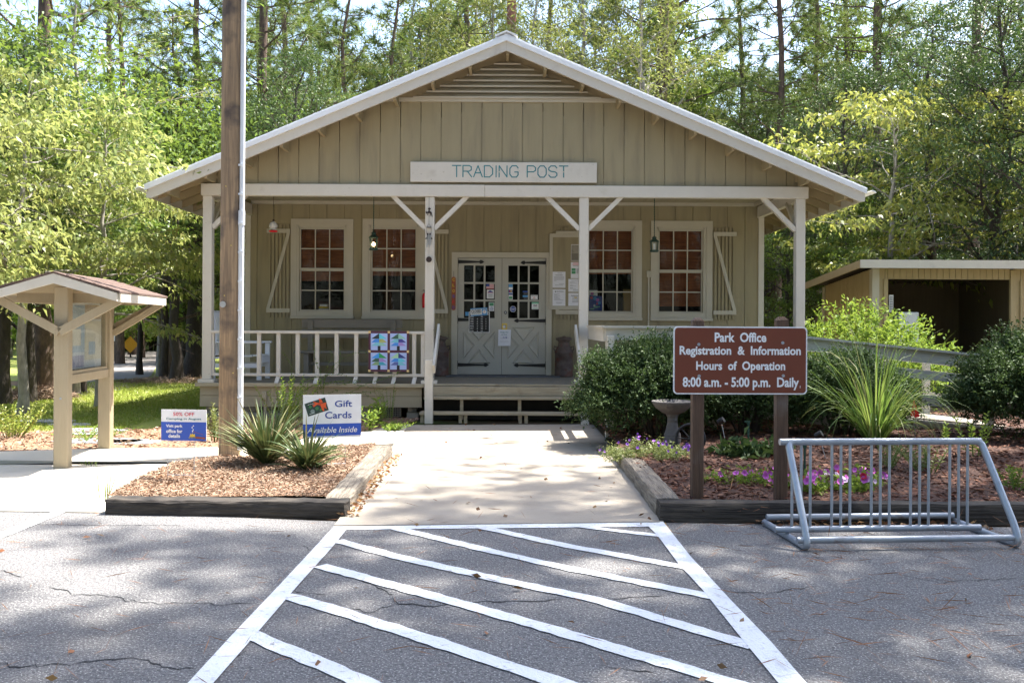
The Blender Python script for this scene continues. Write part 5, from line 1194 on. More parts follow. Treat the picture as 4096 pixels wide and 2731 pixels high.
# ------------------------------------------------------------------ bike rack
BR = thing('bike_rack', 'galvanised steel bike rack with upright bars standing on the asphalt', 'bike rack', (2.02, 6.22, 0), R(4.2))
r = .024; LN = 1.47
def arc(pts, rad=.09, n=6):
    out = [Vector(pts[0])]
    for a, m, c in zip(pts[:-2], pts[1:-1], pts[2:]):
        a, m, c = Vector(a), Vector(m), Vector(c); d0 = (a-m).normalized(); d1 = (c-m).normalized(); k = min(rad, (a-m).length*.45, (c-m).length*.45)
        p0, p1 = m+d0*k, m+d1*k
        for i in range(n+1): t_ = i/n; out.append(p0*(1-t_)**2+m*2*t_*(1-t_)+p1*t_**2)
    out.append(Vector(pts[-1])); return out
TZ = .685; TY = .36
for x, s in ((0, 1), (LN, -1)):
    # base pipe back to front, bend up at the front foot, lean back to the top bar, bend along it
    b = MB(); b.tube(arc([(x, .86, r), (x, .02, r), (x-s*.03, .05, .16), (x-s*.06 if s > 0 else x-.13, TY, TZ), (x+.06*s-(0 if s > 0 else .13), TY, TZ)] if 0 else
        [(x, .82, r), (x, 0, r), (x, TY*.55, .40) if 0 else (x, .05, .14), (x-(.0 if s > 0 else .06), TY, TZ), (x-(.0 if s > 0 else .06)-.14*(1 if s < 0 else -1)*(-1 if s > 0 else 1) if 0 else x-(.0 if s > 0 else .06)+s*.10, TY, TZ)], .085), r, 14); b.build('end_frame', 'galv', BR, True, True)
x0, x1 = -.06, LN-.06
b = MB(); b.tube([(x0, TY, TZ), (x1+.0, TY, TZ)], r, 14); b.build('top_bar', 'galv', BR, True, True)
for y_, a, c in ((.035, -.03, LN-.02), (.36, -.06, LN-.09), (.78, .03, LN-.05)):
    b = MB(); b.tube([(a-.03, y_, r*3-.002), (c+.03, y_, r*3-.002)], r*.95, 14); b.build('base_bar', 'galv', BR, True, True)
for k in range(5):
    for j in range(3):
        x = .03+k*.288+j*.066; b = MB(); b.tube([(x, TY, r*3), (x, TY, TZ)], .0098, 10); b.build('upright', 'galv', BR, True, True)

# ------------------------------------------------------------------ timbers edging the beds
def timber(name, lab, p, q, w, h, m, z0=-.01):
    p = Vector(p); q = Vector(q); d = (q-p).normalized(); s = Vector((-d.y, d.x, 0)); n = 26; bm_ = MB(); vs = []
    for i in range(n+1):
        c = p.lerp(q, i/n)
        for a, z in ((-1, 0), (-1, .85), (-.86, 1), (0, 1), (.86, 1), (1, .85), (1, 0)):
            j = rnd.uniform(-.006, .006)
            vs.append(c+s*(a*w/2+j)+Vector((0, 0, z0+h*z+(rnd.uniform(-.006, .005) if z else 0)))+d*(rnd.uniform(-.008, .008) if i in (0, n) else 0))
    fs = [(i*7+j, i*7+j+1, (i+1)*7+j+1, (i+1)*7+j) for i in range(n) for j in range(6)]+[tuple(range(7)), tuple(n*7+j for j in range(6, -1, -1))]
    bm_.add(vs, fs); return tag(bm_.build(name, m, None, True, ang=35), lab, 'timber')
a, c = G(421, 2058), G(1382, 2072)
timber('landscape_timber', 'blackened timber along the front of the yucca bed', (a.x, a.y+.1, 0), (c.x, c.y+.1, 0), .2, .128, 'timber')
timber('landscape_timber', 'grey split timber along the walkway beside the yucca bed', (-1.335, 7.42, 0), (-1.37, 10.62, 0), .2, .13, 'timbergrey')
timber('landscape_timber', 'pale grey timber along the walkway beside the flower bed', (1.29, 7.34, 0), (1.32, 10.4, 0), .2, .155, 'timbergrey')
timber('landscape_timber', 'long dark timber along the front of the flower bed behind the bike rack', (1.19, 7.22, 0), (6.6, 7.2, 0), .17, .155, 'timber')
# ------------------------------------------------------------------ plants
def v3(*a): return Vector(a)
def tree_mesh(name, seed, H, r0, base, crown, limbs, leaf, bark, lf, elev=(15, 45), leafn=10, cl=.22, sub=.34, wr=.5, lean=0, top=.96, drop=.35, shape='oval', wander=.12, inner=.25, bare=0.0, sq=.55, gap=.16):
    """trunk and limbs as tapered tubes, leaf-sized faces gathered on the twigs; returns (trunk object, crown object) data"""
    rg = random.Random(seed); ng = np.random.default_rng(seed); b = MB(); C = []; A = []
    pts = []; p = v3(0, 0, -.15); nseg = 12
    for i in range(nseg+1):
        t = i/nseg; pts.append(v3(lean*t*t*H+rg.gauss(0, wander)*t, rg.gauss(0, wander)*t, -.15+(H*top+.15)*t))
    rad = [r0*(1.35 if i == 0 else 1)*(1-.86*i/nseg) for i in range(nseg+1)]
    b.tube(pts, rad, 9)
    def at(z):
        t = min(max((z+.15)/(H*top+.15), 0), 1)*nseg; i = min(int(t), nseg-1); return pts[i].lerp(pts[i+1], t-i), rad[i]+(rad[i+1]-rad[i])*(t-i)
    def rc_(t):
        if shape == 'oval': return crown*(math.sin(PI*min(1, .12+.88*t)**.8)*.9+.12)
        if shape == 'cone': return crown*(1-.85*t)
        if shape == 'flat': return crown*(.75+.25*math.sin(PI*t))*(1-.55*t)
        return crown
    az = rg.random()*6
    for k in range(limbs):
        t = (k+rg.random())/limbs; z = base+(H*top-base)*t; o, rr = at(z); az += 2.4+rg.gauss(0, .3)
        L = rc_(t)*rg.uniform(.7, 1.1); el = R(rg.uniform(*elev))+t*.35
        d = v3(math.cos(az)*math.cos(el), math.sin(az)*math.cos(el), math.sin(el)); q = [o]; n = 6; dd = d.copy()
        for i in range(n):
            dd = (dd+v3(rg.gauss(0, .16), rg.gauss(0, .16), rg.gauss(0, .12)-.05)).normalized(); q.append(q[-1]+dd*L/n)
        lr = max(rr*.45, .012); b.tube(q, [lr*(1-.85*i/n) for i in range(n+1)], 5, cap=False)
        ns = max(3, int(L/sub)); sgn = 1
        for j in range(ns):
            u = inner+(1-inner)*(j+rg.random())/ns; i = min(int(u*n), n-1); o2 = q[i].lerp(q[i+1], u*n-i); sgn = -sgn
            ax = (q[i+1]-q[i]).normalized(); sd = ax.cross(v3(0, 0, 1)); sd = sd.normalized() if sd.length > .01 else v3(1, 0, 0)
            d2 = (ax*rg.uniform(.3, .9)+sd*sgn*rg.uniform(.4, 1)+v3(0, 0, rg.uniform(-.15, .4))).normalized(); L2 = (.28*L*(1.15-u)+.3)*rg.uniform(.7, 1.3)
            e2 = o2+d2*L2+v3(0, 0, rg.uniform(-.1, .05)); m2 = o2.lerp(e2, .5)+v3(rg.gauss(0, .03), rg.gauss(0, .03), rg.uniform(0, .06))
            b.tube([o2, m2, e2], [lr*.3*(1-.5*u)+.003, lr*.2*(1-.5*u)+.0025, .003], 3, cap=False)
            if rg.random() < bare: continue
            m = max(2, int(L2/gap))
            for g_ in range(m): f = (g_+1)/m; C.append(tuple(o2.lerp(m2, f*2) if f < .5 else m2.lerp(e2, f*2-1))); A.append(tuple(d2))
    C = np.array(C); A = np.array(A); k = leafn
    CC = np.repeat(C, k, 0)+ng.normal(0, cl, (len(C)*k, 3))*[1, 1, sq]
    D = np.repeat(A, k, 0)*.5+ng.normal(0, .6, (len(C)*k, 3)); D[:, 2] -= drop
    v, q = leaves(CC, D, leaf*ng.uniform(.65, 1.25, len(CC)), wr, ng)
    return b, v, q, bark, lf
def pine_mesh(name, seed, H, r0, base, crown, whorls, tuft=.26, per=26, lf='needle', bark='bark', dead=0, upc=.12):
    rg = random.Random(seed); ng = np.random.default_rng(seed); b = MB(); T = []; TD = []
    n = 10; pts = [v3(rg.gauss(0, .05)*i/3, rg.gauss(0, .05)*i/3, -.15+(H+.15)*i/n) for i in range(n+1)]; rad = [r0*(1.3 if i == 0 else 1)*(1-.8*(i/n)**1.3) for i in range(n+1)]
    b.tube(pts, rad, 10)
    def at(z): t = min(max((z+.15)/(H+.15), 0), 1)*n; i = min(int(t), n-1); return pts[i].lerp(pts[i+1], t-i), rad[i]+(rad[i+1]-rad[i])*(t-i)
    az = rg.random()*6
    for k in range(dead):
        z = base*rg.uniform(.4, 1); o, rr = at(z); a = rg.random()*6.3; L = rg.uniform(.4, 1.6); b.tube([o, o+v3(math.cos(a)*L*.5, math.sin(a)*L*.5, rg.uniform(-.1, .15)), o+v3(math.cos(a)*L, math.sin(a)*L, rg.uniform(-.4, .2))], [.03, .02, .008], 4, cap=False)
    for k in range(whorls):
        t = (k+.5*rg.random())/whorls; z = base+(H-base)*t
        for w in range(rg.choice((2, 3, 3, 4))):
            az += 2.2+rg.gauss(0, .4); o, rr = at(z+rg.gauss(0, .15)); L = crown*(1-.75*t)*rg.uniform(.55, 1.1)*(.75+.5*math.sin(PI*min(t*1.6, 1))); q = [o]; d = v3(math.cos(az), math.sin(az), rg.uniform(-.15, .35))
            m = 5
            for i in range(m): d = (d+v3(rg.gauss(0, .18), rg.gauss(0, .18), upc+rg.gauss(0, .12))).normalized(); q.append(q[-1]+d*L/m)
            lr = max(.16*rr+.012, .012); b.tube(q, [lr*(1-.7*i/m) for i in range(m+1)], 4, cap=False)
            ns = max(2, int(L/.42)); sg = 1
            for j in range(ns):
                u = .35+.65*(j+rg.random())/ns; i = min(int(u*m), m-1); o2 = q[i].lerp(q[i+1], u*m-i); ax = (q[i+1]-q[i]).normalized(); sd = ax.cross(v3(0, 0, 1)).normalized(); sg = -sg
                d2 = (ax*.7+sd*sg*rg.uniform(.3, .9)+v3(0, 0, rg.uniform(0, .5))).normalized(); e2 = o2+d2*rg.uniform(.25, .7); b.tube([o2, e2], [.010, .006], 3, cap=False)
                T.append(tuple(e2)); TD.append(tuple(d2))
                if rg.random() < .5: T.append(tuple(o2.lerp(e2, .55))); TD.append(tuple(d2))
            T.append(tuple(q[-1])); TD.append(tuple(d))
    T = np.array(T); TD = np.array(TD); N = len(T)*per
    D = np.repeat(TD, per, 0)*.55+ng.normal(0, .5, (N, 3)); C = np.repeat(T, per, 0)-np.repeat(TD, per, 0)*ng.uniform(0, .14, (N, 1))
    D = unit(D); S = tuft*ng.uniform(.7, 1.15, N)[:, None]; sd = unit(np.cross(D, ng.normal(size=(N, 3))))*.011
    v = np.empty((N, 3, 3)); v[:, 0] = C-sd; v[:, 1] = C+sd; v[:, 2] = C+D*S; v[:, 2, 2] -= S[:, 0]*.18
    return b, v.reshape(-1, 3), np.arange(3*N).reshape(N, 3), bark, lf
def make_tree(data, kind, label, cat, loc, rz=0, sc=1, group=None):
    b, v, q, bark, lf = data; t = thing(kind, label, cat, (0, 0, 0), 0, group)
    b.build('trunk', bark, t, True, True, 60); npmesh('crown', v, q, lf, t)
    t.location = loc; t.rotation_euler = (0, 0, rz); t.scale = (sc, sc, sc); return t
def at(px, Z, z=-.02): return (WX(px, Z), Z, z)      # full-photo pixel column and distance
fill = random.Random(5)
# the wood behind: pines, several sizes
PA = make_tree(pine_mesh('a', 1, 13, .13, 2.0, 2.9, 24, .36, 34, dead=6), 'pine_tree', 'young pine with bushy needle tufts rising behind the left roof slope', 'pine tree', at(1390, 29), 1.0, 1, 'pines behind the trading post')
PB = make_tree(pine_mesh('b', 2, 21, .17, 6.0, 3.4, 24, .38, 34, dead=12), 'pine_tree', 'tall straight pine just right of the utility pole top, behind the roof', 'pine tree', at(1055, 27), 0, 1, 'pines behind the trading post')
PC = make_tree(pine_mesh('c', 3, 18, .15, 4.0, 2.8, 24, .35, 34, dead=14, upc=.05), 'pine_tree', 'slender pine with many bare lower twigs right of the roof ridge', 'pine tree', at(3110, 31), 0, 1, 'pines behind the trading post')
def pine(src, px, Z, sc, lab=None, grp='pines behind the trading post'):
    o = dup(src, at(px, Z), fill.uniform(0, 6.28), sc, lab or 'tall pine deep in the wood behind the building', grp if lab else 'distant pines in the wood'); return o
for src, px, Z, sc, lab in ((PB, 165, 22, 1.15, 'thick dark pine trunk at the top left corner'), (PA, 690, 24, .72, 'small dark pine behind the dogwood left of the pole'), (PC, 790, 26, .9, 'pine with flaking sunlit trunk left of the utility pole'),
    (PB, 1140, 36, 1.0, 'thin pine between the pole and the bushy pine'), (PA, 1760, 36, .95, 'bushy pine left of the roof ridge'), (PB, 1870, 33, .95, 'bare stemmed pine shortly left of the ridge'), (PB, 2195, 40, 1.05, 'pine trunk showing just right of the ridge'),
    (PB, 2635, 32, 1.45, 'thick trunked pine halfway down the right roof slope'), (PC, 2960, 37, 1.05, 'pine standing alone against the white sky gap'), (PC, 3270, 34, 1.0, 'pine at the left edge of the yellow dogwood'), (PB, 3390, 40, 1.1, 'pine trunk seen through the yellow dogwood crown'),
    (PA, 1580, 30, 1.0, 'second bushy pine beside the larger one left of the ridge'), (PA, 2380, 42, 1.2, 'bushy pine far behind the ridge on its right'), (PC, 1700, 42, 1.1, 'thin pine far behind the left roof slope'),
    (PB, 3500, 30, 1.1, 'tall pine behind the shed roof'), (PB, 3900, 29, 1.1, 'tall pine near the top right corner'), (PC, 480, 34, 1.0, 'pine behind the kiosk roof far back')): pine(src, px, Z, sc, lab)
for k in range(20):
    Z = fill.uniform(40, 70); pine(fill.choice((PA, PB, PB, PC, PC)), fill.uniform(-500, 4600), Z, fill.uniform(.85, 1.35))
# broadleaf kinds
OA = make_tree(tree_mesh('oa', 11, 9, .13, 1.4, 2.6, 34, .10, 'barkgrey', 'lf_olive', (20, 55), 30, .17, .36, .28, sq=.5, gap=.24), 'willow_oak', 'fine leaved willow oak directly behind the ridge on the right', 'oak tree', at(2330, 29), 0, 1.45, 'oaks behind the trading post')
OB = make_tree(tree_mesh('ob', 12, 8.5, .15, 1.5, 2.7, 36, .085, 'barkdark', 'lf_dark', (10, 50), 36, .19, .34, .42, sq=.5, gap=.24), 'live_oak', 'dark glossy oak behind the left roof slope beside the pole', 'oak tree', at(1180, 24), 0, 1.0, 'oaks behind the trading post')
OC = make_tree(tree_mesh('oc', 13, 8, .11, 1.7, 2.6, 34, .12, 'barkdark', 'lf_green', (6, 40), 36, .18, .36, .45, sq=.4, gap=.26), 'leafy_tree', 'mid green leafy tree beyond the lawn', 'tree', at(560, 27), 0, .85, 'leafy trees at the lawn edge')
def oak(src, px, Z, sc, lab, grp='oaks behind the trading post', z=-.02): return dup(src, at(px, Z, z), fill.uniform(0, 6.28), sc, lab, grp)
oak(OA, 2130, 28, 1.3, 'fine leaved willow oak directly behind the ridge on the left'); oak(OA, 2560, 28, 1.4, 'willow oak behind the thick pine trunk'); oak(OA, 2840, 26, .80, 'low willow oak over the right roof slope'); oak(OB, 1010, 30, 1.05, 'dark oak seen just right of the pole')
oak(OB, 1330, 29, .82, 'low dark oak above the left roof slope'); oak(OB, 2960, 29, .8, 'low dark oak over the lower right roof slope'); oak(OA, 1640, 33, 1.5, 'willow oak behind the bushy pines'); oak(OA, 1960, 31, 1.4, 'willow oak behind the left side of the ridge')
oak(OB, 3990, 21, 1.15, 'dense dark oak filling the top right corner'); oak(OB, 3720, 24, 1.15, 'dense dark oak behind the shed'); oak(OB, 4300, 19.5, 1.1, 'dark oak beside the shed at the right edge'); oak(OB, 3380, 25, 1.0, 'dark oak behind the right porch eave'); oak(OC, 3150, 24, .72, 'green tree seen through the right end of the porch')
oak(OC, 3400, 22.5, .62, 'green sapling between porch post and shed')
G2 = 'leafy trees at the lawn edge'
oak(OC, 330, 20, .74, 'green tree with drooping sprays behind the kiosk roof', G2); oak(OC, 740, 28, .95, 'sunlit green tree beside the left end of the porch', G2); oak(OC, 900, 27, .9, 'green tree half hidden behind the left porch post', G2); oak(OC, 640, 34, 1.0, 'green tree beyond the road bend', G2)
oak(OB, 120, 17.5, .82, 'dense dark tree behind the kiosk at the left edge', G2); oak(OB, -260, 20, 1.0, 'dark tree outside the left edge', G2); oak(OB, 860, 40, 1.2, 'dark tree left of the porch in shade', G2); oak(OB, 230, 50, 1.3, 'dark tree beyond the park road', G2)
oak(OB, 960, 36, 1.2, 'dark tree behind the left rear corner', G2); oak(OC, 420, 45, 1.2, 'green tree far beyond the road', G2); oak(OC, 130, 38, 1.25, 'green tree far behind the kiosk', G2)
for k in range(84):
    Z = fill.uniform(34, 74); s = fill.choice((OA, OB, OC, OB)); px_ = -700+5400*((k*.618) % 1); Z = Z if not 120 < px_ < 800 else max(Z, 60); oak(s, px_, Z, fill.uniform(.9, 1.2)+1.1*fill.random()*(Z/60), 'understorey tree deep in the wood behind the building', 'distant understorey trees')
for k in range(34):
    Z = fill.uniform(36, 60); px_ = -500+5000*((k*.618+.3) % 1); Z = Z if not 120 < px_ < 800 else max(Z, 64); oak((OC, OB, OA, OC)[k % 4], px_, Z, fill.uniform(1.5, 2.2), 'tall broad crowned tree deep in the wood behind the building', 'distant tall trees')
# a far mass so that no bare horizon shows
ng = np.random.default_rng(3); N = 26000
aa = ng.uniform(-.95, .95, N); dd = ng.uniform(80, 96, N); C = np.column_stack([np.sin(aa)*dd, np.cos(aa)*dd, 9*ng.random(N)**1.2*(1+.5*np.sin(aa*23)+.3*np.sin(aa*57))])
v, q = leaves(C, ng.normal(size=(N, 3)), ng.uniform(.8, 1.7, N), .7, ng); stuff(npmesh('far_wood', v, q, 'lf_green'), 'far wood closing the view between the nearer trunks', 'wood')
# dogwoods
DW = make_tree(tree_mesh('dw', 21, 5.6, .085, 1.7, 2.9, 26, .12, 'barkgrey', 'lf_gold', (4, 30), 20, .14, .36, .48, wander=.08, drop=.6, shape='oval', bare=.1, sq=.3, gap=.24), 'dogwood_tree', 'yellowing dogwood with pale forking branches right of the porch', 'dogwood', at(3560, 21.8), .4, 1.25)
DW2 = dup(DW, at(3960, 21.5), 2.3, 1.25, 'second yellowing dogwood reaching over the shed from the right')
DL_ = make_tree(tree_mesh('dl', 22, 5.6, .09, 1.5, 3.0, 28, .115, 'barkgrey', 'lf_lime', (2, 32), 22, .15, .36, .48, wander=.1, drop=.6, sq=.3, gap=.24), 'dogwood_tree', 'large bright lime green dogwood at the left edge', 'dogwood', at(90, 15.0), 0, 1.0)
dup(DL_, at(400, 16.5), 2.0, .92, 'lime green dogwood with long sprays left of the pole'); dup(DL_, at(640, 26.5), 4.0, .95, 'small lime dogwood at the lawn edge before the porch end'); dup(DL_, at(-380, 12.8), 1.1, .9, 'lime dogwood leaning in from outside the left edge')
LB = make_tree(tree_mesh('lb', 31, 9, .10, 4.6, 3.1, 18, .085, 'barkgrey', 'lf_gold', (15, 55), 6, .16, .4, .45, lean=-.03, wander=.25, bare=.3), 'leaning_tree', 'grey leaning tree with sparse yellow leaves at the top left', 'tree', at(300, 19.5), 2.6, 1.0)
# bare trunks of the lawn edge
def trunk(px, Z, r, H, bark, lab):
    b = MB(); rg = random.Random(int(px)); n = 8; pts = [v3(rg.gauss(0, .04), rg.gauss(0, .04), -.1+(H+.1)*i/n) for i in range(n+1)]
    b.tube(pts, [r*(1.5 if i == 0 else 1.08 if i == 1 else 1)*(1-.4*i/n) for i in range(n+1)], 12)
    t = thing('tree', lab, 'tree', (0, 0, 0), 0, 'trunks at the lawn edge'); b.build('trunk', bark, t, True, True, 60)
    ng = np.random.default_rng(int(px)); C = np.column_stack([ng.normal(0, 1.3, 5000), ng.normal(0, 1.3, 5000), H+ng.normal(0, 1.0, 5000)]); v, q = leaves(C, ng.normal(size=(5000, 3)), ng.uniform(.09, .16, 5000), .45, ng)
    npmesh('crown', v, q, 'lf_green', t); t.location = at(px, Z); return t
trunk(172, 18.5, .2, 5.5, 'bark', 'broad pine trunk with needle mound behind the kiosk'); trunk(15, 17, .12, 5, 'barkdark', 'dark trunk at the far left edge'); trunk(665, 24, .11, 5.5, 'barkdark', 'thin dark trunk by the road bend, left of a pair'); trunk(698, 23.5, .13, 5.6, 'barkdark', 'dark trunk by the road bend, right of a pair')
trunk(783, 25, .27, 6, 'barkdark', 'stout shaded trunk beside the left porch post'); trunk(530, 44, .16, 7, 'bark', 'distant sunlit trunk behind the amber sign'); trunk(455, 37, .13, 6.5, 'barkdark', 'distant thin trunk above the road')
for px, Z, sx_, sy_, hh in ((150, 18.3, .75, .6, .3), (700, 23.6, 1.6, .9, .14)):
    n = 5000; ng = np.random.default_rng(int(px)); rr = np.sqrt(ng.random(n)); th = ng.random(n)*6.283; C = np.column_stack([rr*np.cos(th)*sx_, rr*np.sin(th)*sy_, hh*(1-rr**1.5)*ng.random(n)**.3]); c0 = at(px, Z, 0)
    D = ng.normal(size=(n, 3)); D[:, 2] *= .3; v, q = leaves(C+np.array(c0), D, ng.uniform(.1, .2, n), .07, ng); stuff(npmesh('pine_straw', v, q, 'chiplight'), 'mound of fallen pine straw at the foot of trunks', 'ground litter')
# trees to the right of and behind the camera: they throw the dappled shade and stand in the window reflections
grp = 'pines shading the parking lot'
PD = make_tree(pine_mesh('d', 4, 26, .2, 10, 4.6, 20, .32, 26, dead=0, upc=.08), 'pine_tree', 'tall pine right of the parking lot, outside the frame', 'pine tree', (7.0, 9.6, -.02), 0, 1, grp)
for k, (x, y, sc) in enumerate(((6.3, 7.6, .95), (8.6, 8.4, 1.05), (10.4, 12.4, 1.0), (7.6, 5.6, 1.0), (10.6, 9.6, 1.1), (5.8, 4.9, .9), (11.2, 13, 1.1), (12.5, 6.5, 1.15), (7.5, .5, 1.0), (9.5, -3, 1.05), (5.5, -4, 1.0), (8, -8, 1.1), (3.5, -9, 1.05), (-4, -8, 1.0), (12, -9, 1.0))):
    dup(PD, (x, y, -.02), k*1.3, sc, 'tall pine right of the parking lot, outside the frame', grp)
ring = []
for k in range(52):
    ang = -1.95+3.9*((k*.618) % 1); rr = 15+13*((k*.37) % 1)          # a half ring of wood behind and beside the lot
    x, y = rr*1.15*math.sin(ang), -rr*math.cos(ang)*.95+1
    if -9 < x < 5 and y > -13: continue
    if x > 5 and y > -3 or y > 7: continue
    dup((OB, OB, PA, OB, PB)[k % 5], (x, y, -.02), k*1.7, 1.2+.5*((k*.73) % 1), 'tree on the far side of the parking lot behind the camera', 'trees across the parking lot')

# hedges: leaf clumps on woody stems
def hedge(name, lab, c, rx, ry, h, lf, leaf, n, seed, wr=.45, group=None, wob=.3, cat='shrub', up=.4, flatten=.8):
    ng = np.random.default_rng(seed); t = thing(name, lab, cat, c, 0, group); b = MB(); rg = random.Random(seed)
    for k in range(16):
        a = rg.random()*6.3; e = v3(math.cos(a)*rx*rg.uniform(.3, .75), math.sin(a)*ry*rg.uniform(.3, .75), h*rg.uniform(.5, .85)); b.tube([v3(math.cos(a)*.08, math.sin(a)*.08, -.05), e*.5+v3(0, 0, .08), e], [.022, .015, .006], 5)
    b.build('stems', 'barkdark', t, True, True, 60)
    m = n//14; u = ng.normal(size=(m, 3)); u[:, 2] = np.abs(u[:, 2])*1.0-.35; u = unit(u)
    bump = 1+wob*np.array([mnoise.noise((p[0]*2.2+seed, p[1]*2.2, p[2]*2.2)) for p in u])+wob*.6*np.array([mnoise.noise((p[0]*6+seed, p[1]*6, p[2]*6)) for p in u])
    rad = bump*ng.uniform(.5, 1, m)**.35; T = u*rad[:, None]*[rx, ry, h*.5*1.05]+[0, 0, h*.5]
    # sprig: a short twig of leaves heading outwards
    k = 14; D0 = unit(u*[1, 1, 1]+ng.normal(0, .4, (m, 3))+[0, 0, up]); s = np.tile(np.linspace(0, 1, k), m)[:, None]; L = leaf*3.6*np.repeat(ng.uniform(.5, 1.5, m)**1.5, k)[:, None]
    C = np.repeat(T, k, 0)+np.repeat(D0, k, 0)*s*L; D = np.repeat(D0, k, 0)*.6+ng.normal(0, .65, (m*k, 3))
    C[:, 2] = np.maximum(C[:, 2], .02); v, q = leaves(C, D, leaf*ng.uniform(.6, 1.2, m*k), wr, ng, droop=.05); npmesh('leaves', v, q, lf, t); return t
hedge('round_shrub', 'big rounded evergreen shrub beside the porch steps', (W(2630, 1500, 11.5).x, 11.55, .08), .86, .66, 1.08, 'lf_hedge', .042, 110000, 41, group='clipped evergreen shrubs')
hedge('round_shrub', 'shaded evergreen shrub behind the park sign', (3.05, 11.75, .1), .85, .42, 1.0, 'lf_hedge', .042, 60000, 42, group='clipped evergreen shrubs')
hedge('round_shrub', 'evergreen shrub behind the arching grass clump', (4.2, 11.65, .12), .74, .52, .9, 'lf_hedge', .04, 80000, 43, group='clipped evergreen shrubs')
hedge('round_shrub', 'large evergreen shrub at the right edge before the shed', (6.55, 11.3, .1), .96, .75, 1.15, 'lf_hedge', .044, 110000, 44, group='clipped evergreen shrubs')
hedge('leafy_shrub', 'bright sunlit broad leaved shrub between ramp and shed', (W(3440, 1297, 15.3).x, 15.3, 0), 1.0, .6, 1.55, 'lf_bright', .085, 9000, 45, .42, wob=.22)
hedge('leafy_shrub', 'lower bright shrub at the dark shed opening', (W(3690, 1297, 15.6).x, 15.6, 0), .5, .4, 1.05, 'lf_bright', .08, 3500, 46, .42, wob=.25)
SHB = [o for o in bpy.data.objects if o.name.startswith('leafy_shrub') and o.parent is None][0]
for k in range(18):
    Z = 33+26*((k*.618) % 1); px_ = -120+900*((k*.37) % 1)
    if 400 < px_ < 660: Z = max(Z, 50)
    dup(SHB, at(px_, Z), k*1.1, 1.1+.9*((k*.73) % 1), 'sunlit bush low in the wood beyond the lawn and road', 'sunlit bushes beyond the park road')
# blades
def blades(name, lab, cat, loc, n, L, w, lf, seed, spread, arch, segs=6, stiff=0, keel=.3, part='leaves', up=1.0):
    ng = np.random.default_rng(seed); t = thing(name, lab, cat, loc); V = []; Q = []
    for k in range(n):
        a = ng.random()*6.283; sp = spread*ng.random()**.7; l = L*(ng.uniform(.65, 1.1) if stiff else ng.uniform(.4, 1.1)); d = np.array([math.cos(a)*sp, math.sin(a)*sp, up]); d /= np.linalg.norm(d); p = np.array([math.cos(a), math.sin(a), 0])*ng.uniform(0, .07); p[2] = 0 if not stiff else ng.uniform(.02, .16)
        sd = np.array([-math.sin(a), math.cos(a), 0])+ng.normal(0, .25, 3); sd /= np.linalg.norm(sd); g = arch*(ng.uniform(.4, 1.4) if stiff else ng.uniform(.15, 2.0)); i0 = len(V)
        for s in range(segs+1):
            f = s/segs; ww = w*(1-f**2.2)*(.55+.45*min(f*5, 1))+.0006; nn = np.cross(sd, d)
            V += [p-sd*ww/2, p+nn*ww*keel*.5, p+sd*ww/2]
            if s < segs: j = i0+3*s; Q += [(j, j+1, j+4, j+3), (j+1, j+2, j+5, j+4)]
            d = d+np.array([0, 0, -g*f/segs*2]); d /= np.linalg.norm(d); p = p+d*l/segs; p[2] = max(p[2], .012)
    npmesh(part, np.array(V), np.array(Q), lf, t); return t
y1_ = G(1060, 1868, .06); y2_ = G(1235, 1884, .06)
blades('yucca', 'large spiky yucca rosette at the foot of the utility pole', 'yucca', (y1_.x-.05, 9.6, .04), 220, .64, .032, 'lf_yucca', 5, 1.9, .45, 6, 1)
blades('yucca', 'lower spreading yucca rosette beneath the gift card sign', 'yucca', (y2_.x-.02, 9.12, .04), 160, .45, .03, 'lf_yucca', 6, 2.3, .6, 6, 1)
blades('ornamental_grass', 'tall clump of arching lemon green grass right of the park sign', 'ornamental grass', (W(3500, 1740, 10.75).x, 10.75, .13), 240, 1.55, .014, 'lf_grassy', 7, .8, 1.9, 10)
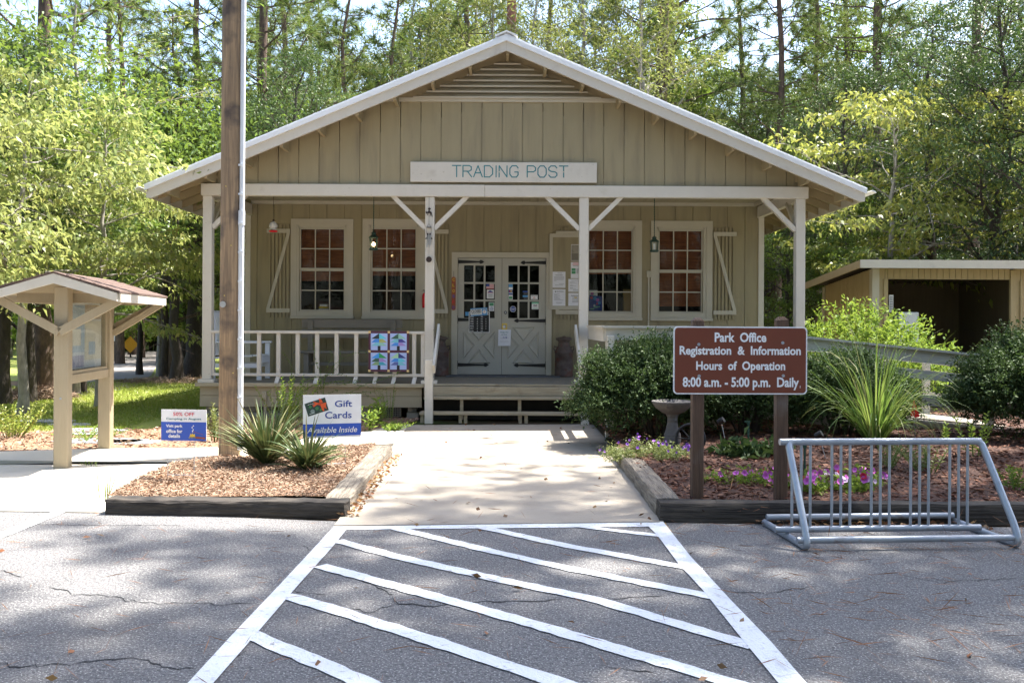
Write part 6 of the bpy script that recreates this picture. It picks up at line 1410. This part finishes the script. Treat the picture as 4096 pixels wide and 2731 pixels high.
# flowers
def flowerbed(name, lab, cat, c, rx, ry, h, lf, leaf, nl, seed, fl, wr=.4, group=None, fsize=.03, stalk=.05):
    ng = np.random.default_rng(seed); rg = random.Random(seed); t = thing(name, lab, cat, c, 0, group); b = MB(); tips = []
    for k in range(26):
        a = rg.random()*6.3; r_ = rg.random()**.5; e = v3(math.cos(a)*rx*r_, math.sin(a)*ry*r_, h*rg.uniform(.55, 1)*(1-.5*r_*r_)); b.tube([v3(e.x*.5, e.y*.5, 0), e*.75+v3(0, 0, h*.15), e], [.004, .003, .002], 4); tips.append(e)
    b.build('stems', 'lf_grassy', t, False, True)
    C = np.array([tuple(tips[i % 26].lerp(v3(tips[i % 26].x*.6, tips[i % 26].y*.6, .02), rg.random())) for i in range(nl)])+ng.normal(0, .035, (nl, 3)); C[:, 2] = np.abs(C[:, 2])
    D = ng.normal(size=(nl, 3)); D[:, 2] += .3; v, q = leaves(C, D, leaf*ng.uniform(.6, 1.3, nl), wr, ng); npmesh('leaves', v, q, lf, t)
    protos = {}
    for (m, cnt) in fl:
        for k in range(cnt):
            tip = tips[rg.randrange(26)]+v3(rg.gauss(0, .03), rg.gauss(0, .03)-.02, rg.uniform(0, stalk))
            if m not in protos:
                fb = MB(); n = 10
                ring = [(.18, 0), (.5, .35), (1.0, .5)]; vs = [(0, 0, 0)]
                for r_, z_ in ring:
                    for j in range(n): rr = r_*(1 if j % 2 else .86); vs.append((rr*math.cos(2*PI*j/n), rr*math.sin(2*PI*j/n), z_+(0 if j % 2 else .05)))
                fs = [(0, 1+j, 1+(j+1) % n) for j in range(n)]+[(1+i*n+j, 1+i*n+(j+1) % n, 1+(i+1)*n+(j+1) % n, 1+(i+1)*n+j) for i in range(2) for j in range(n)]
                fb.add(vs, fs); o = fb.build('blossom', m, t, True, True); protos[m] = o
            else: o = protos[m].copy(); COL.objects.link(o); o.parent = t
            s_ = fsize*rg.uniform(.75, 1.15); o.scale = (s_, s_, s_); o.location = tip; o.rotation_euler = (R(rg.uniform(30, 85)), 0, rg.uniform(-.9, .9))
    return t
gP = 'petunias in the flower bed'
def fb_(px, py, z=.1): g = G(px, py, z); return (g.x, g.y, z-.02)
flowerbed('petunia', 'loose pink petunias between the two park sign posts', 'petunia', fb_(2970, 1930), .42, .16, .16, 'lf_bright', .05, 420, 51, (('fl_pink', 14), ('fl_red', 1)), group=gP)
flowerbed('petunia', 'dense pink and crimson petunias behind the left end of the bike rack', 'petunia', fb_(3250, 1960), .3, .2, .2, 'lf_bright', .05, 620, 52, (('fl_pink', 12), ('fl_pale', 6), ('fl_red', 3)), group=gP)
flowerbed('petunia', 'pink petunias seen through the bike rack uprights', 'petunia', fb_(3440, 1955), .36, .2, .2, 'lf_bright', .05, 620, 53, (('fl_pink', 14), ('fl_pale', 6), ('fl_red', 2)), group=gP)
flowerbed('verbena', 'feathery verbena with small purple flowers spilling over the timber end', 'verbena', (W(2590, 1840, 9.7).x, 9.75, .08), .46, .4, .22, 'lf_verbena', .034, 6500, 54, (('fl_purple', 34),), .3, None, .017, .1)
flowerbed('hosta', 'low clump of dark broad leaves between the sign posts', 'plant', (W(3010, 1800, 9.7).x, 9.8, .12), .46, .34, .17, 'lf_hedge', .13, 420, 55, (), .45)
def stalks(name, lab, c, n, h, sp, lf, leaf, seed, fl=None, per=26, wr=.35):
    ng = np.random.default_rng(seed); rg = random.Random(seed); t = thing(name, lab, 'plant', c); b = MB(); C = []; D = []
    for k in range(n):
        a = rg.random()*6.3; e = v3(math.cos(a)*sp*rg.random(), math.sin(a)*sp*rg.random(), h*rg.uniform(.6, 1)); o = v3(e.x*.3, e.y*.3, 0); b.tube([o, o.lerp(e, .5)+v3(0, 0, h*.05), e], [.005, .004, .002], 4)
        for j in range(per): f = .15+.85*j/per; C.append(tuple(o.lerp(e, f))); aa = j*2.4; D.append((math.cos(aa), math.sin(aa), .4+.6*f))
    b.build('stems', 'lf_grassy', t, False, True); C = np.array(C); D = np.array(D); v, q = leaves(C, D, leaf*ng.uniform(.7, 1.2, len(C)), wr, ng); npmesh('leaves', v, q, lf, t); return t
def gz(px, py, z=.02): g = G(px, py, z); return (g.x, g.y, z-.01)
stalks('garden_plant', 'upright leafy stalks beside the camping sign near the pole', (W(850, 1770, 11.6).x, 11.7, .02), 12, .48, .18, 'lf_verbena', .05, 61)
stalks('garden_plant', 'tall loose shrub with arching twigs behind the yucca', (W(1130, 1700, 12.9).x, 13.2, .02), 26, .75, .55, 'lf_bright', .05, 62, per=30)
stalks('garden_plant', 'bright leafy plant right of the gift card sign', (W(1500, 1720, 13.3).x, 13.4, .02), 9, .42, .22, 'lf_bright', .09, 63, per=14, wr=.4)
stalks('garden_plant', 'small bright plant behind the gift card sign edge', (W(1460, 1730, 12.6).x, 12.9, .02), 8, .34, .16, 'lf_bright', .08, 64, per=12, wr=.4)
stalks('garden_plant', 'thin airy weed against the skirting right of the sign', (W(1560, 1660, 14.3).x, 14.3, .02), 10, .62, .32, 'lf_olive', .03, 65, per=30)
stalks('garden_plant', 'low yellow green creeping plant beside the walkway top', (W(1560, 1735, 12.9).x, 13.0, .02), 40, .12, .42, 'lf_bright', .04, 66, per=14)
stalks('garden_plant', 'pair of bright upright stalks in front of the right shrub', (W(3935, 1740, 9.6).x, 9.8, .13), 6, .5, .28, 'lf_bright', .06, 67, per=24)
stalks('garden_plant', 'single small leafy stalk before the ramp deck', (W(3775, 1730, 10.6).x, 10.6, .14), 3, .28, .08, 'lf_bright', .06, 68, per=20)
stalks('garden_plant', 'sprawling yellow green plant behind the bike rack', (W(3770, 1850, 8.6).x, 8.9, .12), 16, .3, .42, 'lf_verbena', .05, 69, per=20)
stalks('garden_plant', 'low pale plant behind the rack middle', (W(3560, 1830, 9).x, 9.1, .12), 12, .28, .3, 'lf_verbena', .04, 70, per=20)
stalks('garden_plant', 'green plant at the right edge of the flower bed', (W(4090, 1910, 7.9).x, 8.0, .1), 10, .22, .2, 'lf_bright', .05, 71, per=16)
stalks('garden_plant', 'tall weeds at the left edge beside the concrete pad', (W(30, 1790, 11.9).x, 12.0, .02), 36, .42, .6, 'lf_lawn', .05, 72, per=20)
stalks('garden_plant', 'low weeds along the pad behind the kiosk posts', (W(330, 1790, 11.7).x, 11.8, .02), 26, .16, .75, 'lf_bright', .045, 73, per=12)
blades('grass_tuft', 'small grass tuft growing from the joint in the pad', 'grass tuft', gz(355, 1858), 14, .13, .008, 'lf_grassy', 74, 1.0, .6, 4)
blades('grass_tuft', 'few tall grass blades at the end of the blackened timber', 'grass tuft', gz(420, 1990), 6, .32, .012, 'lf_grassy', 75, .5, .4, 5)
# vine through the railing
t = thing('climbing_vine', 'thin green vine climbing through the porch railing', 'vine', (W(1240, 1640, 14.4).x, 14.45, .02)); b = MB(); rg = random.Random(8); C = []
for k in range(15):
    p = v3(rg.uniform(-.3, .3), 0, .1); q = [p]; d = v3(rg.uniform(-.5, .6), rg.uniform(-.05, .05), 1).normalized(); n = rg.randint(9, 17)
    for i in range(n): d = (d+v3(rg.gauss(.03, .3), rg.gauss(0, .06), rg.gauss(-.06, .18))).normalized(); q.append(q[-1]+d*.085)
    b.tube(q, [.0045*(1-.6*i/n) for i in range(n+1)], 4, cap=False)
    for a, c in zip(q[2:-1], q[3:]):
        for j in range(5): C.append(tuple(a.lerp(c, rg.random())))
b.build('stems', 'lf_grassy', t, False, True); C = np.array(C); ng = np.random.default_rng(4); v, q = leaves(C, ng.normal(size=(len(C), 3)), ng.uniform(.018, .036, len(C)), .5, ng); npmesh('leaves', v, q, 'lf_green', t)

# ------------------------------------------------------------------ small garden things
bb = thing('birdbath', 'grey cast stone birdbath with shallow bowl in front of the shrub', 'birdbath', (W(2690, 1590, 10.5).x, 10.5, .1))
b = MB(); b.lathe([(.15, 0), (.15, .03), (.12, .045), (.085, .06), (.095, .10), (.097, .14), (.09, .165), (.094, .172), (.09, .18), (.072, .235), (.056, .31), (.055, .325), (.06, .332), (.055, .34), (.056, .37), (.075, .405), (.09, .41)], (0, 0, 0), 28); b.build('pedestal', 'birdbath', bb, True, True)
b = MB(); b.lathe([(.08, .405), (.13, .43), (.19, .475), (.222, .52), (.232, .535), (.232, .55), (.222, .553), (.205, .535), (.15, .51), (.05, .5), (.002, .5)], (0, 0, 0), 36); b.build('bowl', 'birdbath', bb, True, True)
b = MB(); b.disc((0, 0, .525), .19, 30, .002, 'z'); b.build('water', 'water', bb, False, True)
c = W(2765, 1772, 10.1); wh = thing('garden_ornament', 'small dark spoked wheel leaning beside the birdbath foot', 'wheel', (c.x, 10.15, .1), R(-25))
b = MB(); rp_ = [(.155*math.cos(a), .02*math.sin(a*1), .17+.155*math.sin(a)) for a in [2*PI*k/28 for k in range(29)]]; b.tube(rp_, .016, 8); b.build('rim', 'iron', wh, True, True)
b = MB()
for k in range(8): a = k*PI/4; b.tube([(0, 0, .17), (.15*math.cos(a), .02*math.sin(a), .17+.15*math.sin(a))], .008, 6)
b.ball((0, 0, .17), .03, 6); b.build('spokes', 'iron', wh, True, True)
def spot(px, py, Z, foot, lab):
    c = W(px, py, Z); f = W(*foot, Z); t = thing('garden_spotlight', lab, 'garden light', (f.x, Z, .12), 0, 'small garden spotlights'); d = v3(c.x-f.x, 0, c.z-.12)
    b = MB(); b.tube([(0, 0, -.05), d*.9], .005, 6); b.build('stake', 'galv', t, False, True)
    b = MB(); ax = v3(.5, -.3, .35).normalized(); b.tube([d-ax*.04, d-ax*.02, d+ax*.035], [.03, .034, .034], 14); b.build('lamp_head', 'iron', t, True, True)
spot(2884, 1683, 10.4, (2912, 1762), 'small garden spotlight on a leaning stake behind the sign posts'); spot(3275, 1738, 9.6, (3310, 1800), 'small garden spotlight just above the bike rack left end')
def sprinkler(px, py0, py1, Z, lab):
    c = W(px, py0, Z); b = MB(); b.tube([(c.x, Z, .05), (c.x, Z, c.z-.03)], .011, 8); b.tube([(c.x, Z, c.z-.03), (c.x, Z, c.z)], [.018, .02], 8); b.box((c.x-.045, Z-.008, c.z-.012), (c.x+.02, Z+.008, c.z+.002)); tag(b.build('sprinkler_riser', flat('green pipe', (.02, .07, .05))), lab, 'sprinkler', 'green sprinkler risers')
sprinkler(2994, 1684, 1750, 10.3, 'green sprinkler riser between the sign posts'); sprinkler(3219, 1778, 1860, 8.7, 'green sprinkler riser behind the bike rack end')
c = W(3641, 1620, 11.3); t = thing('utility_flag', 'small red marker flag on a wire in front of the ramp', 'flag', (c.x+.02, 11.2, .14)); b = MB(); b.tube([(0, 0, -.03), (-.02, 0, .48)], .0025, 5); b.build('wire', 'galv', t, False, True)
b = MB(); b.add([(-.022, 0, .49), (.06, .02, .28), (-.0, .0, .27), (-.06, .0, .30)], [(0, 1, 2, 3)]); b.build('flag_cloth', 'flagred', t, False, True)
# stepping stones, amber sign, letter box, red pole
for k, (px, py, w_, d_, lab) in enumerate(((395, 1765, .55, .3, 'pale stepping stone nearest the kiosk rear post'), (520, 1770, .42, .26, 'broad grey stepping stone between kiosk and camping sign'), (360, 1722, .5, .22, 'shaded stepping stone in the lawn behind the kiosk'), (370, 1735, .3, .2, 'small stepping stone in the lawn shade'), (190, 1685, .5, .2, 'sunlit stepping stone at the left of the lawn'), (280, 1700, .3, .18, 'small sunlit stepping stone behind the kiosk'))):
    g = G(px, py, .02); b = MB(); rg = random.Random(k); P_ = [(g.x+w_*math.cos(a)*rg.uniform(.8, 1.1), g.y+d_*math.sin(a)*rg.uniform(.8, 1.1)) for a in [2*PI*j/9 for j in range(9)]]; b.slab(P_, -.02, .035); tag(b.build('stepping_stone', 'slate'), lab, 'stepping stone', 'stepping stones across the lawn')
c = W(521, 1378, 40); t = thing('diamond_sign', 'amber diamond road sign beyond the park road', 'road sign', (c.x, 40, 0)); b = MB(); s = .19*40/20*.95; s = .36; b.prism([(-s, c.z), (0, c.z-s), (s, c.z), (0, c.z+s)], -.01, 0); b.build('sign_plate', 'signdiamond', t, False, True); b = MB(); b.tube([(0, .03, 0), (0, .03, c.z+.2)], .035, 8); b.build('post', 'barkdark', t, False, True)
c = W(466, 1365, 36); t = thing('letter_box', 'dark post with a pale box beside the far road', 'box post', (c.x, 36, 0)); b = MB(); b.tube([(0, 0, 0), (0, 0, c.z-.1)], .09, 10); b.ball((0, 0, c.z-.15), .2, 8); b.build('post', 'barkdark', t, True, True); b = MB(); b.box((-.12, -.1, c.z), (.12, .1, c.z+.42), bev=.02); b.build('box', 'conduit', t, False, True)
c = W(2048, 60, 30); b = MB(); b.tube([(c.x, 30, 0), (c.x-.02, 30, 16)], [.17, .14], 16); tag(b.build('wooden_pole', 'redpole', None, True), 'reddish wooden pole rising behind the roof ridge', 'pole')
